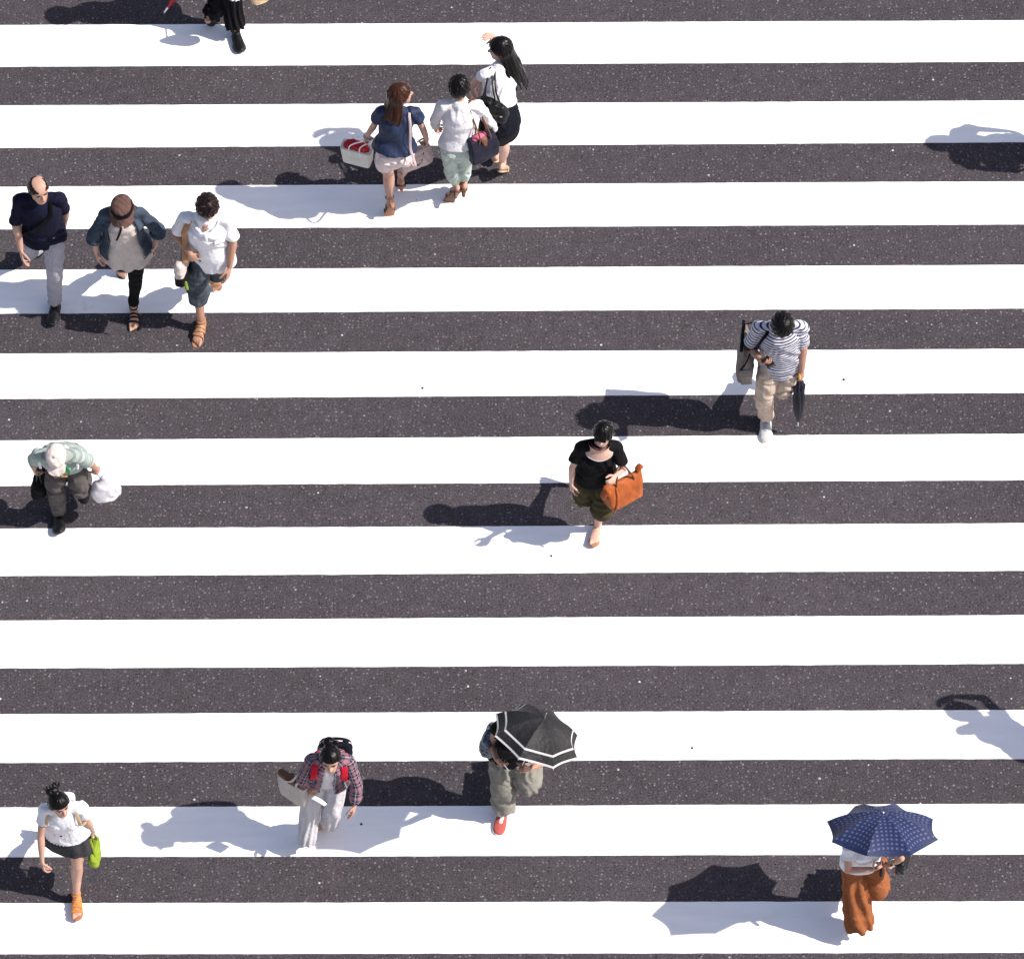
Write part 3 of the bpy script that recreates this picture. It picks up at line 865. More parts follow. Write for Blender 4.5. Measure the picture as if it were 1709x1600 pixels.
    def sandals(s, mat, sole, name='sandal', ankle=True, heel=0.0, straps=((.10, .0), (.055, .0)), sw=.012):
        for q in 'lr':
            a, d, n, lat = s.foot_frame(q); k = s.k
            P = lambda x, z, y=0: a + d * x * k - n * z * k + lat * y * k
            so = s.part(name, [tube([P(-.062, .086), P(-.02, .086), P(.06, .087), P(.12, .088), P(.175, .088), P(.205, .087)],
                                    [(.024, .009), (.035, .009), (.036, .009), (.048, .009), (.045, .009), (.026, .008)], lat, n=16, pw=2.6)]
                         + ([tube([P(-.035, .09), P(-.04, .09 + heel)], [.022 * k, .018 * k], lat, n=10, pw=3)] if heel else []), sole, .005, 2)
            rings = []
            for x, sk in straps:
                h = float(np.interp(x, [0, .05, .105, .15], [.006, .016, .036, .052]))
                w = float(np.interp(x, [0, .05, .105, .15], [.034, .039, .046, .044]))
                rings.append(tube([P(x - sk, .086, -w), P(x - sk * .5, (h + .086) / 2 - .012, -w * .98), P(x, h, -w * .35), P(x, h, w * .35), P(x + sk * .5, (h + .086) / 2 - .012, w * .98), P(x + sk, .086, w)],
                                  [(sw * k, .0042 * k)] * 6, d, n=10))
            s.bit('strap', rings, mat, so)
            if ankle:
                c = a + nrm(s.J['k' + q] - a) * .022 * k
                pts = [c + (lat * math.cos(t) + nrm(d - Z * 0) * math.sin(t)) * .0375 * k for t in np.linspace(0, 6.2, 14)]
                s.bit('ankle_strap', [tube(pts, [(sw * .8 * k, .0045 * k)] * 14, n, n=8, res=2)], mat, so)

    # ---- hair
    def hair(s, mat, thick=.017, front=.052, side=-.012, back=-.085, temple=.025, tex=.006, extra=(), top_bald=None, voxel=.0055, fringe=0.0, seed=1, fr=24):
        k = s.k
        n, m_ = 72, 44
        vs, fs = [], []
        r_ = np.random.default_rng(seed)
        pha = r_.uniform(0, 6.28, 8)
        for i in range(m_ + 1):
            ph = math.pi * i / m_
            for j in range(n):
                az = 2 * math.pi * j / n          # 0 = front, +90 = picture right
                d = V(math.sin(ph) * math.sin(az), math.sin(ph) * math.cos(az), math.cos(ph))
                R0 = 1 / math.sqrt((d[0] / .0755) ** 2 + (d[1] / .0935) ** 2 + (d[2] / .095) ** 2)
                a = abs((math.degrees(az) + 180) % 360 - 180)
                line = float(np.interp(a, [0, 35, 55, 85, 100, 125, 180], [front, front - .006, temple, side + .02, side, back + .02, back]))
                if fringe: line += fringe * math.sin(az * 9 + pha[0]) * (a < 60)
                z = d[2] * R0 + .018
                mk = 1 / (1 + math.exp(-(z - line) / .004))
                if top_bald is not None:
                    rr = math.hypot(d[0] * R0 / .062, (d[1] * R0 - .02) / .10)
                    if d[2] > 0: mk *= 1 / (1 + math.exp(-(rr - top_bald) / .04))
                st = tex * (math.sin(az * fr + pha[1] + 2.0 * math.sin(ph * 3 + pha[2])) * .5 + math.sin(az * fr * .46 + ph * 7 + pha[3]) * .6) * math.sin(ph)
                st += tex * .8 * math.sin(d[0] * 55 + pha[4]) * math.sin(d[1] * 47 + pha[5]) * math.sin(d[2] * 40 + pha[6])
                R = R0 + (thick + st) * mk - .014 * (1 - mk)
                vs.append(s.hp(d[0] * R, d[1] * R - .005, d[2] * R + .018))
        for i in range(m_):
            for j in range(n):
                j2 = (j + 1) % n
                fs.append((i * n + j, (i + 1) * n + j, (i + 1) * n + j2, i * n + j2))
        def pat(w):
            r = w - s.hp(0, -.02, .04)
            x, y, z = r @ s.hL, r @ s.hF, r @ s.hU
            return np.stack([np.arctan2(x, -y), z / s.k * 6, np.hypot(x, y) * 4], 1)
        def disp(w, no):
            p = pat(w)
            q = np.stack([p[:, 0] * 1.0, p[:, 1] * .08, p[:, 2] * .3], 1)
            return no * (.0022 * nz(q, 3.2, seed, 2))[:, None]
        return s.part('hair', [(np.array(vs), fs)] + list(extra), mat, voxel, 2, disp, pat)

    def long_hair(s, length=.34, width=.085, n=16, depth=.03, seed=3, ends=.06, sweep=0.0, drop=None, spread=0.0):
        """tapered locks that fall from the crown down the back"""
        r_ = np.random.default_rng(seed); k = s.k
        out = []
        dn = -Z if drop is None else nrm(V(drop))
        for i in range(n):
            f = (i / (n - 1)) * 2 - 1
            a = f * 1.45
            x0, y0 = math.sin(a) * .082, -math.cos(a) * .092
            p0 = s.hp(x0 * .6, y0 * .6 - .005, .085)
            p1 = s.hp(x0 * 1.14, y0 * 1.14, .03)
            p2 = s.hp(x0 * 1.16, y0 * 1.17, -.05)
            L = (length + r_.uniform(-ends, ends * .3) - .05 * abs(f)) * k
            bk = -s.F * .035
            p3 = p2 + dn * L * .5 + bk - s.hL * x0 * .0 + s.lat * (sweep * .5 + f * spread * .7 + r_.uniform(-.008, .008))
            p4 = p2 + dn * L + bk * .8 - s.hL * x0 * .05 + s.lat * (sweep + f * spread + r_.uniform(-.015, .015))
            w = r_.uniform(.020, .032) * k
            out.append(tube([p0, p1, p2, p3, p4], [(w * .9, .013 * k), (w, .014 * k), (w * 1.05, .016 * k), (w * .95, .014 * k), (w * .25, .005 * k)], s.hL, n=10))
        return out

    def locks(s, spots, L=.03, r=.009, seed=5, lift=.5):
        r_ = np.random.default_rng(seed); out = []
        for (x, y, z, dx, dy, dz) in spots:
            p = s.hp(x, y, z); d = s.hL * dx + s.hF * dy + s.hU * dz
            d = nrm(d)
            out.append(tube([p, p + d * L * .5 + s.hU * .004 * lift, p + d * L], [r, r * .8, r * .2], s.hU, n=8, res=3))
        return out

def strap_on(P, pts, w, th, side):
    return tube(pts, [(w, th)] * len(pts), side, n=12, res=5, pw=3.5)

# ------------------------------------------------------------ bags and umbrellas
def holder(name, base, label, cat, group=None):
    o = bpy.data.objects.new(name, None)
    o.empty_display_size = .1
    COL.objects.link(o)
    o.location = base
    o['label'] = label; o['category'] = cat
    if group: o['group'] = group
    return o

def bag_solid(bottom, upv, along, rows, pw=4.0, n=28, shift=0.0):
    """rounded box loft: rows are (height, half length, half depth[, sideways shift])"""
    upv = nrm(upv)
    pts = [bottom + upv * r[0] + nrm(along) * (r[3] if len(r) > 3 else 0) for r in rows]
    return tube(pts, [(r[1], r[2]) for r in rows], along, n=n, res=3, pw=pw, cap=('f', 'f'))

def slouch(amp, seed, wl=.07):
    def f(w, no):
        h = amp * nz(w, 5.0, seed, 2) + folds(w, V(.7, .3, .9), wl, amp * .7, seed + 2)
        return no * h[:, None]
    return f

def umbrella(name, label, rim_c, axis, dia, sag, hand, mat, nrib=8, scallop=.06, trim_m=None, spin=0.0, rib_m=None, handle_m=None, bulge=.35, cat='umbrella', tip=.05):
    rim_c, axis, hand = V(rim_c), nrm(V(axis)), V(hand)
    X = nrm(np.cross(axis, V(0, 1, 0))); Y = np.cross(axis, X)
    if X[0] < 0: X, Y = -X, -Y
    Y = np.cross(axis, X)
    root = holder(name, hand, label, cat)
    R = dia / 2
    nr, na = 14, 8
    def surf(rf, a):
        """rf 0..1 along a rib from the ferrule, a in radians"""
        g = (a - spin) / (2 * math.pi) * nrib
        u = g - math.floor(g)
        mid = 4 * u * (1 - u)
        c = math.cos(math.pi / nrib)
        chord = c / math.cos((u - .5) * 2 * math.pi / nrib)
        straight = 1 + (chord - 1) * 1.0
        r = R * rf * (straight * (1 - scallop * rf * rf * mid))
        z = sag * (1 - rf ** 2.1) - .05 * R * mid * rf * (1 - bulge)
        return rim_c + axis * (z) + (X * math.cos(a) + Y * math.sin(a)) * r
    vs, fs, pv, mi = [], [], [], []
    N = nrib * na
    rows = list(np.linspace(0.02, 1, nr))
    if trim_m: rows = sorted(set(rows[:-3] + [.80, .835, .88, .93, .968, 1.0]))
    for rf in rows:
        for j in range(N):
            a = spin + 2 * math.pi * j / N
            vs.append(surf(rf, a))
    for i in range(len(rows) - 1):
        for j in range(N):
            j2 = (j + 1) % N
            fs.append((i * N + j, (i + 1) * N + j, (i + 1) * N + j2, i * N + j2))
            mid = (rows[i] + rows[i + 1]) / 2
            mi.append(1 if trim_m and (.80 < mid < .835 or mid > .968) else 0)
    fs.append(tuple(range(N))); mi.append(0)
    me = bpy.data.meshes.new('canopy')
    me.from_pydata((np.array(vs) - hand).tolist(), [], fs)
    # panel coordinates for the printed pattern (radial, across the panel)
    at = me.attributes.new('pat', 'FLOAT_VECTOR', 'CORNER')
    buf = np.zeros((len(me.loops), 3), np.float32)
    for p in me.polygons:
        jj = [me.loops[l].vertex_index % N for l in p.loop_indices]
        panel = min(jj) // na if not (0 in jj and N - 1 in jj) else nrib - 1
        for l in p.loop_indices:
            vi = me.loops[l].vertex_index
            rf = rows[vi // N] if vi < len(rows) * N else 0
            j = vi % N
            if j == 0 and panel == nrib - 1: j = N
            da = (j - panel * na) / na - .5
            th_ = da * 2 * math.pi / nrib
            buf[l] = (R * rf * math.cos(th_), R * rf * math.sin(th_), rf)
    at.data.foreach_set('vector', buf.ravel())
    can = link('canopy', me, [mat] + ([trim_m] if trim_m else []), root)
    if trim_m: me.polygons.foreach_set('material_index', np.array(mi, np.int32))
    me.update()
    so = can.modifiers.new('cloth', 'SOLIDIFY'); so.thickness = .0012; so.offset = -1
    es = can.modifiers.new('crease', 'EDGE_SPLIT'); es.split_angle = math.radians(14)
    for g in range(nrib):
        a = spin + 2 * math.pi * g / nrib
        pts = [surf(rf, a) - axis * .006 for rf in (.03, .3, .6, .85, 1.0)]
        e = surf(1.0, a)
        pts.append(e + nrm(e - surf(.9, a)) * .005)
        plain('rib', [tube(pts, [.0022] * 6, X, n=6, res=2)], rib_m, hand, root)
    top = rim_c + axis * sag
    plain('ferrule', [tube([top - axis * .01, top + axis * .012, top + axis * tip], [.012, .008, .005], X, n=10, res=2)], rib_m, hand, root)
    plain('shaft', [tube([top, (top + hand) / 2, hand - axis * .02], [.0048] * 3, X, n=8, res=2)], rib_m, hand, root)
    plain('handle', [tube([hand + axis * .05, hand, hand - axis * .035], [.011, .014, .013], X, n=12)], handle_m, hand, root)
    return root

# ------------------------------------------------------------ cloth, leather and hair colours
BLACK_HAIR = hairmat('black_hair', (.0045, .0038, .004), .27)
BROWN_HAIR = hairmat('brown_hair', (.036, .0135, .008), .3)
DARKBROWN_HAIR = hairmat('dark_brown_hair', (.012, .0065, .006), .28)
NAVY = cloth('navy_jersey', (.007, .0075, .022), .9)
NAVY_SILK = cloth('navy_blouse_cloth', (.012, .021, .058), .62, .2, spec=.3)
WHITE = cloth('white_cotton', (.72, .705, .73), .88, .06)
WHITE_DIM = cloth('white_linen', (.64, .615, .63), .88, .08)
CREAM = cloth('cream_cotton', (.46, .405, .375), .9, .1)
BLACK = cloth('black_cotton', (.0055, .005, .006), .85, .25)
GREY_LIGHT = cloth('light_grey_chino', (.33, .32, .36), .85, .12)
DENIM = cloth('denim', (.045, .060, .086), .88, .35, 1.0)
DENIM_GREY = cloth('washed_denim', (.062, .075, .088), .9, .6, 1.0)
KHAKI = cloth('khaki_cotton', (.44, .35, .285), .88, .12)
OLIVE = cloth('olive_cotton', (.058, .046, .022), .88, .2)
DUNGREY = cloth('dark_taupe_wool', (.085, .074, .071), .88, .16)
SAGE_GREY = cloth('grey_sage_linen', (.21, .20, .17), .9, .14)
LIGHT_LINEN = cloth('pale_grey_linen', (.50, .475, .495), .9, .08)
RUST = cloth('rust_cotton', (.26, .088, .034), .88, .18)
CHARCOAL = cloth('charcoal_wool', (.036, .034, .038), .88, .15)
MINT = cloth('pale_mint_cotton', (.42, .48, .43), .88, .08)
PINKBEIGE = cloth('pale_pink_cotton', (.66, .55, .53), .88, .06)
INK = cloth('ink_wool', (.005, .0055, .011), .85, .2)
BROWNCAP = cloth('brown_felt', (.105, .058, .050), .92, .15)
CAPCREAM = cloth('cream_twill', (.66, .56, .51), .9, .06)
RED = cloth('red_webbing', (.50, .012, .03), .8, .15)
TAN = leather('tan_leather', (.38, .19, .085), .5)
PALETAN = leather('pale_tan_leather', (.50, .36, .22), .55)
ORANGE_L = leather('orange_brown_leather', (.33, .080, .018), .55)
BROWN_L = leather('brown_leather', (.13, .055, .03), .45)
BLACK_L = leather('black_leather', (.006, .006, .007), .4)
GREYBROWN = cloth('grey_brown_canvas', (.165, .14, .132), .9, .12)
NAVY_NYLON = leather('navy_nylon', (.010, .0095, .022), .6)
PINK_L = leather('dusty_pink_leather', (.50, .385, .375), .5, .12, .25)
GREEN_BAG = cloth('lime_cloth', (.21, .29, .028), .75, .15)
PAPER = plainmat('bag_paper', (.62, .60, .55), .8, 0, .06)
PAPER_WHITE = plainmat('white_paper', (.80, .80, .80), .7, 0, .04)
RUBBER_W = plainmat('white_rubber', (.72, .71, .69), .6)
RUBBER_B = plainmat('black_rubber', (.015, .015, .015), .7)
SNEAK_W = cloth('white_canvas', (.50, .485, .475), .8, .08)
CORAL = cloth('coral_canvas', (.40, .088, .075), .85, .12)
STEEL = plainmat('steel', (.55, .55, .57), .3, 1.0)
YELLOW_W = plainmat('yellow_wood', (.62, .36, .06), .45)
PHONE_B = plainmat('phone_glass', (.008, .008, .010), .12)
PLASTIC_W = leather('white_plastic_film', (.60, .57, .60), .4, .05, .4)
GOLD = plainmat('brass', (.60, .38, .10), .35, 1.0)
ORANGE_S = leather('orange_strap_leather', (.62, .20, .03), .5, .12)
TAN_SOLE = leather('tan_sole', (.36, .17, .09), .6)

def scoop(P, t_low, amax, off, n=24, rows=8, t1=1.01):
    vs, fs = [], []
    for lay in (0, 1):
        for i in range(rows):
            for j in range(n):
                a = -amax + 2 * amax * j / (n - 1)
                t0 = t_low + (1.0 - t_low) * (abs(a) / amax) ** 2.2
                t = t0 + (t1 - t0) * i / (rows - 1)
                vs.append(P.surf(t, a * (1 - .15 * i / rows), off + .016 * i / rows - .02 * lay))
    N = n * rows
    for i in range(rows - 1):
        for j in range(n - 1):
            q = (i * n + j, i * n + j + 1, (i + 1) * n + j + 1, (i + 1) * n + j)
            fs += [tuple(reversed(q)), tuple(x + N for x in q)]
    return np.array(vs), fs

# ------------------------------------------------------------ 1. balding man in a navy T-shirt
p = Person('balding', 'balding man in navy T-shirt and light grey trousers with a black strap across his chest', 1.70, False, -1, yaw=26, pitch=4, skin_m=SKIN)
p.part('t_shirt', p.shirt_solids(e=.022, hem=-.20, flare=.012, sleeve=.90, se=.022, send=.034), NAVY, disp=wrinkle(.006, (.5, .3, 1), .13, 1))
tr = p.part('trousers', p.trousers_solids(e=.016, hem=2.0, knee=.022, end=.032), GREY_LIGHT, disp=wrinkle(.006, (.2, .3, 1), .10, 2))
p.shoe(BLACK_L, RUBBER_B)
p.hair(DARKBROWN_HAIR, thick=.013, front=.05, side=-.035, back=-.09, temple=.02, tex=.003, top_bald=.66, seed=2)
p.bit('chest_strap', [strap_on(p, [p.surf(.99, 70, .02), p.surf(.93, 42, .034), p.surf(.80, 28, .034), p.surf(.6, 0, .036), p.surf(.4, -30, .038), p.surf(.2, -60, .040), p.surf(.05, -95, .045)], .020, .0035, p.up * .5 + p.lat)], BLACK)
c = p.surf(.02, -112, .075)
root = holder('crossbody_bag', c, 'small black bag hanging behind the hip of the balding man in navy', 'bag')
union('pouch', [bag_solid(c - Z * .10, Z, p.F, [(0, .08, .03), (.02, .09, .04), (.16, .09, .036), (.2, .08, .025)])], BLACK_L, c, root, disp=slouch(.003, 3))
plain('flap', [bag_solid(c + Z * .02, Z, p.F, [(0, .092, .041), (.06, .093, .040), (.085, .085, .028)])], BLACK_L, c, root)

# ------------------------------------------------------------ 2. woman in a brown hat and denim jacket
p = Person('hat', 'woman in brown hat, denim jacket, cream tunic and cropped black trousers, looking down', 1.60, True, -1, yaw=-4, pitch=13, bare='lr', skin_m=SKIN)
tun = p.part('tunic', p.shirt_solids(e=.020, hem=-.40, flare=.050, sleeve=.08, se=.0, send=.0, fwd=.012), CREAM, disp=lambda w, no: wrinkle(.004, (.4, .4, 1), .1, 4)(w, no) + no * (.011 * np.clip((1.0 - w[:, 2]) / .3, 0, 1) * np.sin(np.arctan2(w[:, 1] - p.base[1], w[:, 0] - p.base[0]) * 8 + 1))[:, None])
# open jacket: back and sides of the trunk, both sleeves
def jacket_panel(P, t0, t1, a0, a1, off, flare, n=26, rows=12, th=.007):
    vs, fs = [], []
    for lay in (0, 1):
        for i in range(rows):
            t = t0 + (t1 - t0) * i / (rows - 1)
            for j in range(n):
                a = a0 + (a1 - a0) * j / (n - 1)
                low = max(0, (.5 - t))
                vs.append(P.surf(t, a, off + flare * low + lay * th + .004 * math.sin(j * .9 + i * .5)))
    N = n * rows
    for i in range(rows - 1):
        for j in range(n - 1):
            q = (i * n + j, i * n + j + 1, (i + 1) * n + j + 1, (i + 1) * n + j)
            fs.append(tuple(x + N for x in q)); fs.append(tuple(reversed(q)))
    for i in range(rows - 1):
        for j in (0, n - 1):
            q = (i * n + j, (i + 1) * n + j, (i + 1) * n + j + N, i * n + j + N)
            fs.append(q if j == n - 1 else tuple(reversed(q)))
    for j in range(n - 1):
        for i in (0, rows - 1):
            q = (i * n + j, i * n + j + N, i * n + j + 1 + N, i * n + j + 1)
            fs.append(q if i == rows - 1 else tuple(reversed(q)))
    return np.array(vs), fs
def open_jacket(P, mat, sleeve, hem, edge, off=.035, flare=.05, se=.017, send=.030, name='jacket', pat=None, seed=6, thick=.012):
    S = [jacket_panel(P, hem, .97, edge, 360 - edge, off, flare, 40, 16, thick)]
    for q in 'lr':
        Sj = P.J['s' + q]
        inn = P.J['neck'] * .55 + Sj * .45 - P.up * .008
        us = list(np.linspace(0, sleeve, max(4, int(sleeve * 5) + 2)))
        S.append(tube([inn] + [P.along_arm(q, u) for u in us], [.056 * P.k + .016] + [P.arm_r(u) + se + (send - se) * (u / sleeve) ** 2 for u in us], P.F, n=18))
    S.append(tube([P.spine(.93, -.06, -.09), P.spine(1.0, -.055, -.055), P.spine(1.03, -.05, 0), P.spine(1.0, -.055, .055), P.spine(.93, -.06, .09)], [(.012, .022)] * 5, P.up, n=10))
    return P.part(name, S, mat, .0065, 3, wrinkle(.005, (.3, .4, 1), .10, seed), pat)
jk = open_jacket(p, DENIM, 1.20, -.16, 48)
for q in 'lr':
    p.bit('cuff', [tube([p.along_arm(q, 1.14), p.along_arm(q, 1.26)], [p.arm_r(1.2) + .037, p.arm_r(1.2) + .040], p.F, n=18, cap=('f', 'f'))], DENIM, jk)
p.part('trousers', p.trousers_solids(e=.010, hem=1.84, knee=.012, end=.016, waist=.16), BLACK, disp=wrinkle(.004, (.2, .3, 1), .08, 3))
p.sandals(BLACK_L, RUBBER_B, straps=((.115, .012), (.075, -.008), (.045, .0)), sw=.011)
p.hair(DARKBROWN_HAIR, thick=.016, front=.02, side=-.05, back=-.10, temple=-.02, seed=3, extra=p.locks([(.075, .03, .0, .1, .1, -1), (-.075, .03, .0, -.1, .1, -1), (.08, .0, -.02, .1, 0, -1), (-.08, .0, -.02, -.1, 0, -1)], .09, .014))
def hat_rows(P, rows, n=48, bumps=0):
    """rows: (z, half width, half length, forward shift, tilt)"""
    vs, fs = [], []
    for i, (z, a, b, f, tl) in enumerate(rows):
        for j in range(n):
            t = 2 * math.pi * j / n
            x, y = math.sin(t) * a, math.cos(t) * b
            vs.append(P.hp(x, y + f - .005, z + y * tl + bumps * math.sin(t * 5 + i * .3)))
    for i in range(len(rows) - 1):
        for j in range(n):
            j2 = (j + 1) % n
            fs.append((i * n + j, i * n + j2, (i + 1) * n + j2, (i + 1) * n + j))
    fs.append(tuple(range(n))); fs.append(tuple((len(rows) - 1) * n + j for j in reversed(range(n))))
    return np.array(vs), fs
hat = p.part('hat', [hat_rows(p, [(.035, .086, .104, 0, 0), (.06, .092, .110, 0, 0), (.10, .090, .107, 0, 0), (.125, .080, .096, 0, 0), (.142, .055, .068, 0, 0), (.150, .018, .022, 0, 0)]),
                     hat_rows(p, [(.058, .094, .112, 0, 0), (.034, .108, .132, .006, -.06), (.000, .122, .156, .022, -.16), (-.006, .122, .156, .022, -.16), (.026, .106, .130, .006, -.06), (.046, .08, .09, 0, 0)], bumps=.002)],
             BROWNCAP, .006, 2, wrinkle(.003, (.3, .6, .2), .06, 8, .003))
p.bit('hat_band', [hat_rows(p, [(.038, .0965, .1145, 0, 0), (.042, .1000, .1180, 0, 0), (.098, .0965, .1145, 0, 0), (.104, .090, .107, 0, 0)])], BLACK, hat)
p.bit('hat_ribbon_tail', [tube([p.hp(.094, -.03, .066), p.hp(.118, -.02, .070), p.hp(.135, .0, .060)], [(.010, .003), (.016, .003), (.012, .002)], p.hU, n=8)], BLACK, hat)
p.bit('neck_cord', [tube([p.surf(.96, -20, .022), p.surf(.86, -4, .035), p.surf(.72, -12, .045), p.surf(.60, -18, .05)], [(.009, .003)] * 4, p.lat, n=8)], BLACK)

# ------------------------------------------------------------ 3. man in a white polo shirt
p = Person('polo', 'man in white polo shirt and faded denim shorts with an orange-brown strap on one shoulder', 1.73, False, -1, yaw=6, pitch=26, bare='lr', skin_m=SKIN_TAN,
           hands={'l': dict(pn=(.2, .4, -.9), curl=.55)})
sh = p.part('polo_shirt', p.shirt_solids(e=.024, hem=-.30, flare=.012, sleeve=.78, se=.026, send=.042), WHITE, disp=wrinkle(.008, (.6, .2, 1), .14, 11))
for x in (-1, 1):
    p.bit('collar', [tube([p.surf(1.0, 180 - 20 * x, .0), p.surf(.985, 90 * x, .022), p.surf(.955, 52 * x, .022), p.surf(.90, 14 * x, .034)], [(.020, .004), (.026, .004), (.030, .004), (.016, .003)], p.up * .3 + p.F, n=10)], WHITE, sh)
p.bit('open_neck', [scoop(p, .905, 15, .030)], SKIN_TAN)
p.bit('placket', [tube([p.surf(.86, 0, .030), p.surf(.80, 0, .030), p.surf(.72, 0, .030)], [(.016, .003)] * 3, p.lat, n=8, pw=4)], WHITE, sh)
p.bit('chest_pocket', [tube([p.surf(.70, 34, .030), p.surf(.60, 33, .031)], [(.046, .003)] * 2, p.lat * .8 - p.F * .4, n=12, pw=6, cap=('f', 'f'))], WHITE, sh)
p.part('denim_shorts', p.trousers_solids(e=.022, hem=1.42, knee=.048, end=.052), DENIM_GREY, disp=wrinkle(.010, (.3, .2, 1), .09, 12))
p.sandals(TAN, TAN_SOLE, straps=((.11, .018), (.075, -.015), (.04, .0)), sw=.012)
p.hair(DARKBROWN_HAIR, thick=.022, front=.03, side=-.03, back=-.085, temple=.0, tex=.007, fringe=.010, seed=4, fr=23,
       extra=p.locks([(math.sin(a) * .07, math.cos(a) * .085, .085 + .01 * math.sin(a * 5), math.sin(a + .6), math.cos(a + .6), .25) for a in np.linspace(0, 6.2, 9)] + [(.02, -.02, .13, .3, -.5, .6), (-.03, .02, .13, -.5, .3, .5), (.03, .04, .125, .3, .6, .4)], .034, .011))
c = V(-2.705, 1.66, .80)
root = holder('shoulder_bag', c, 'beige and black shoulder bag at the hip of the man in white polo', 'bag')
bb = union('bag_body', [bag_solid(c - Z * .02, Z, V(.25, 1, 0), [(0, .12, .03), (.03, .14, .045), (.2, .14, .04), (.27, .13, .02)])], CREAM, c, root, disp=slouch(.006, 4))
union('bag_base', [bag_solid(c - Z * .05, Z, V(.25, 1, 0), [(0, .125, .035), (.03, .146, .050), (.11, .147, .050), (.125, .14, .046)])], BLACK, c, root, disp=slouch(.003, 4))
plain('strap', [strap_on(p, [c + V(.02, .10, .22), p.surf(.72, -118, .05), p.surf(.90, -112, .062), p.surf(1.0, -84, .062), p.surf(.93, -62, .060), p.surf(.78, -58, .050), p.surf(.55, -64, .05), c + V(.03, -.09, .24)], .023, .003, p.lat)], TAN, c, root)
plain('key_tag', [tube([c + V(.02, -.12, .02), c + V(.03, -.15, -.05)], [(.012, .004), (.016, .004)], p.lat, n=8)], GREEN_BAG, c, root)

# ------------------------------------------------------------ 4. man in a striped T-shirt
p = Person('stripe', 'man in navy-striped white T-shirt and khaki trousers bowing his head over a phone', 1.72, False, -1, yaw=4, pitch=44, skin_m=SKIN_TAN,
           hands={'l': dict(pn=(.45, .55, .65), curl=.55, thumb=.6), 'r': dict(curl=1.05, thumb=.9)})
p.part('striped_t_shirt', p.shirt_solids(e=.024, hem=-.30, flare=.016, sleeve=.78, se=.026, send=.040), stripes_mat('navy_stripe_jersey', (.60, .59, .63), (.025, .028, .09), .033, .40), disp=wrinkle(.006, (.5, .2, 1), .14, 13), pat=p.pat_uv)
p.part('khaki_trousers', p.trousers_solids(e=.022, hem=1.95, knee=.034, end=.040), KHAKI, disp=wrinkle(.009, (.25, .2, 1), .085, 14))
p.shoe(SNEAK_W, RUBBER_W, 'sneaker', laces=plainmat('grey_laces', (.30, .31, .34), .8))
p.hair(BLACK_HAIR, thick=.022, front=.045, side=-.03, back=-.09, temple=.015, tex=.007, fringe=.006, seed=5)
w, h, pn, ts, cfg = p.hand_frame('l')
c = w + h * .10 + pn * .030
h = nrm(V(.45, -.85, .15)); pn = nrm(V(-.05, .12, .99)); pn = nrm(pn - h * np.dot(pn, h)); ts = np.cross(pn, h)
root = holder('phone', c, 'black phone held in the hand of the man in the striped T-shirt', 'phone')
plain('phone_case', [tube([c - h * .068, c + h * .068], [(.036, .0045)] * 2, ts, n=20, pw=7, cap=('f', 'f'))], BLACK_L, c, root)
plain('screen', [tube([c - h * .062 + pn * .004, c + h * .062 + pn * .004], [(.032, .0012)] * 2, ts, n=20, pw=7, cap=('f', 'f'))], PHONE_B, c, root)
c = V(1.965, .56, .70)
al = V(.12, 1, 0)
root = holder('messenger_bag', c, 'large grey-brown canvas bag hung from the shoulder of the man in the striped T-shirt', 'bag')
bg_ = union('bag_body', [bag_solid(c, Z + V(-.08, 0, 0), al, [(0, .15, .055), (.03, .165, .070), (.20, .168, .062), (.38, .165, .030), (.46, .16, .012)], pw=6)], GREYBROWN, c, root, disp=slouch(.004, 5))
plain('top_edge', [bag_solid(c + V(-.037, 0, .452), Z, al, [(0, .163, .014), (.012, .163, .013)], pw=6)], BLACK, c, root)
plain('side_pocket', [bag_solid(c + V(-.005, -.170, .02), Z + V(-.08, 0, 0), V(1, 0, 0), [(0, .045, .008), (.12, .055, .010), (.2, .050, .008)], pw=5)], GREYBROWN, c, root)
plain('strap', [strap_on(p, [c + V(-.02, .13, .44), p.surf(.80, -140, .05), p.surf(.96, -96, .058), p.surf(1.0, -62, .05), p.surf(.90, -52, .050), p.surf(.72, -58, .046), p.surf(.52, -72, .05), c + V(.0, -.12, .42)], .014, .003, p.lat)], BLACK, c, root)
plain('front_strap', [strap_on(p, [c + V(.03, -.13, .43), c + V(-.02, -.19, .33), c + V(-.06, -.16, .2)], .014, .003, al)], BLACK, c, root)
g_ = p.grip('r')
root = holder('folded_umbrella', g_, 'furled black umbrella with yellow hook handle hanging from a man in a striped T-shirt', 'umbrella')
d = nrm(V(0.005, -.09, -1))
plain('handle', [tube([g_ - d * .03 + p.F * .05, g_ - d * .075 + p.F * .035, g_ - d * .085, g_ - d * .055 - p.F * .018, g_ + d * .02 - p.F * .02, g_ + d * .10 - p.F * .02], [.0105] * 6, p.lat, n=10)], YELLOW_W, g_, root)
b0 = g_ - p.F * .02
def furl(u, r):
    return b0 + d * u, r
vs, fs = tube([b0 + d * u for u in (.10, .13, .20, .32, .45, .56, .60)], [.024, .044, .040, .042, .036, .018, .008], p.lat, n=40, res=4)
ax = nrm(d); rel = vs - b0; al_ = rel @ ax; rad = rel - al_[:, None] * ax
an = np.arctan2(rad @ p.F, rad @ p.lat)
vs = b0 + al_[:, None] * ax + rad * (1 + .22 * np.sin(an * 8 + al_ * 9))[:, None]
plain('canopy', [(vs, fs)], NAVY_NYLON, g_, root)
plain('ferrule', [tube([b0 + d * .59, b0 + d * .66], [.005, .0035], p.lat, n=8, res=2)], STEEL, g_, root)
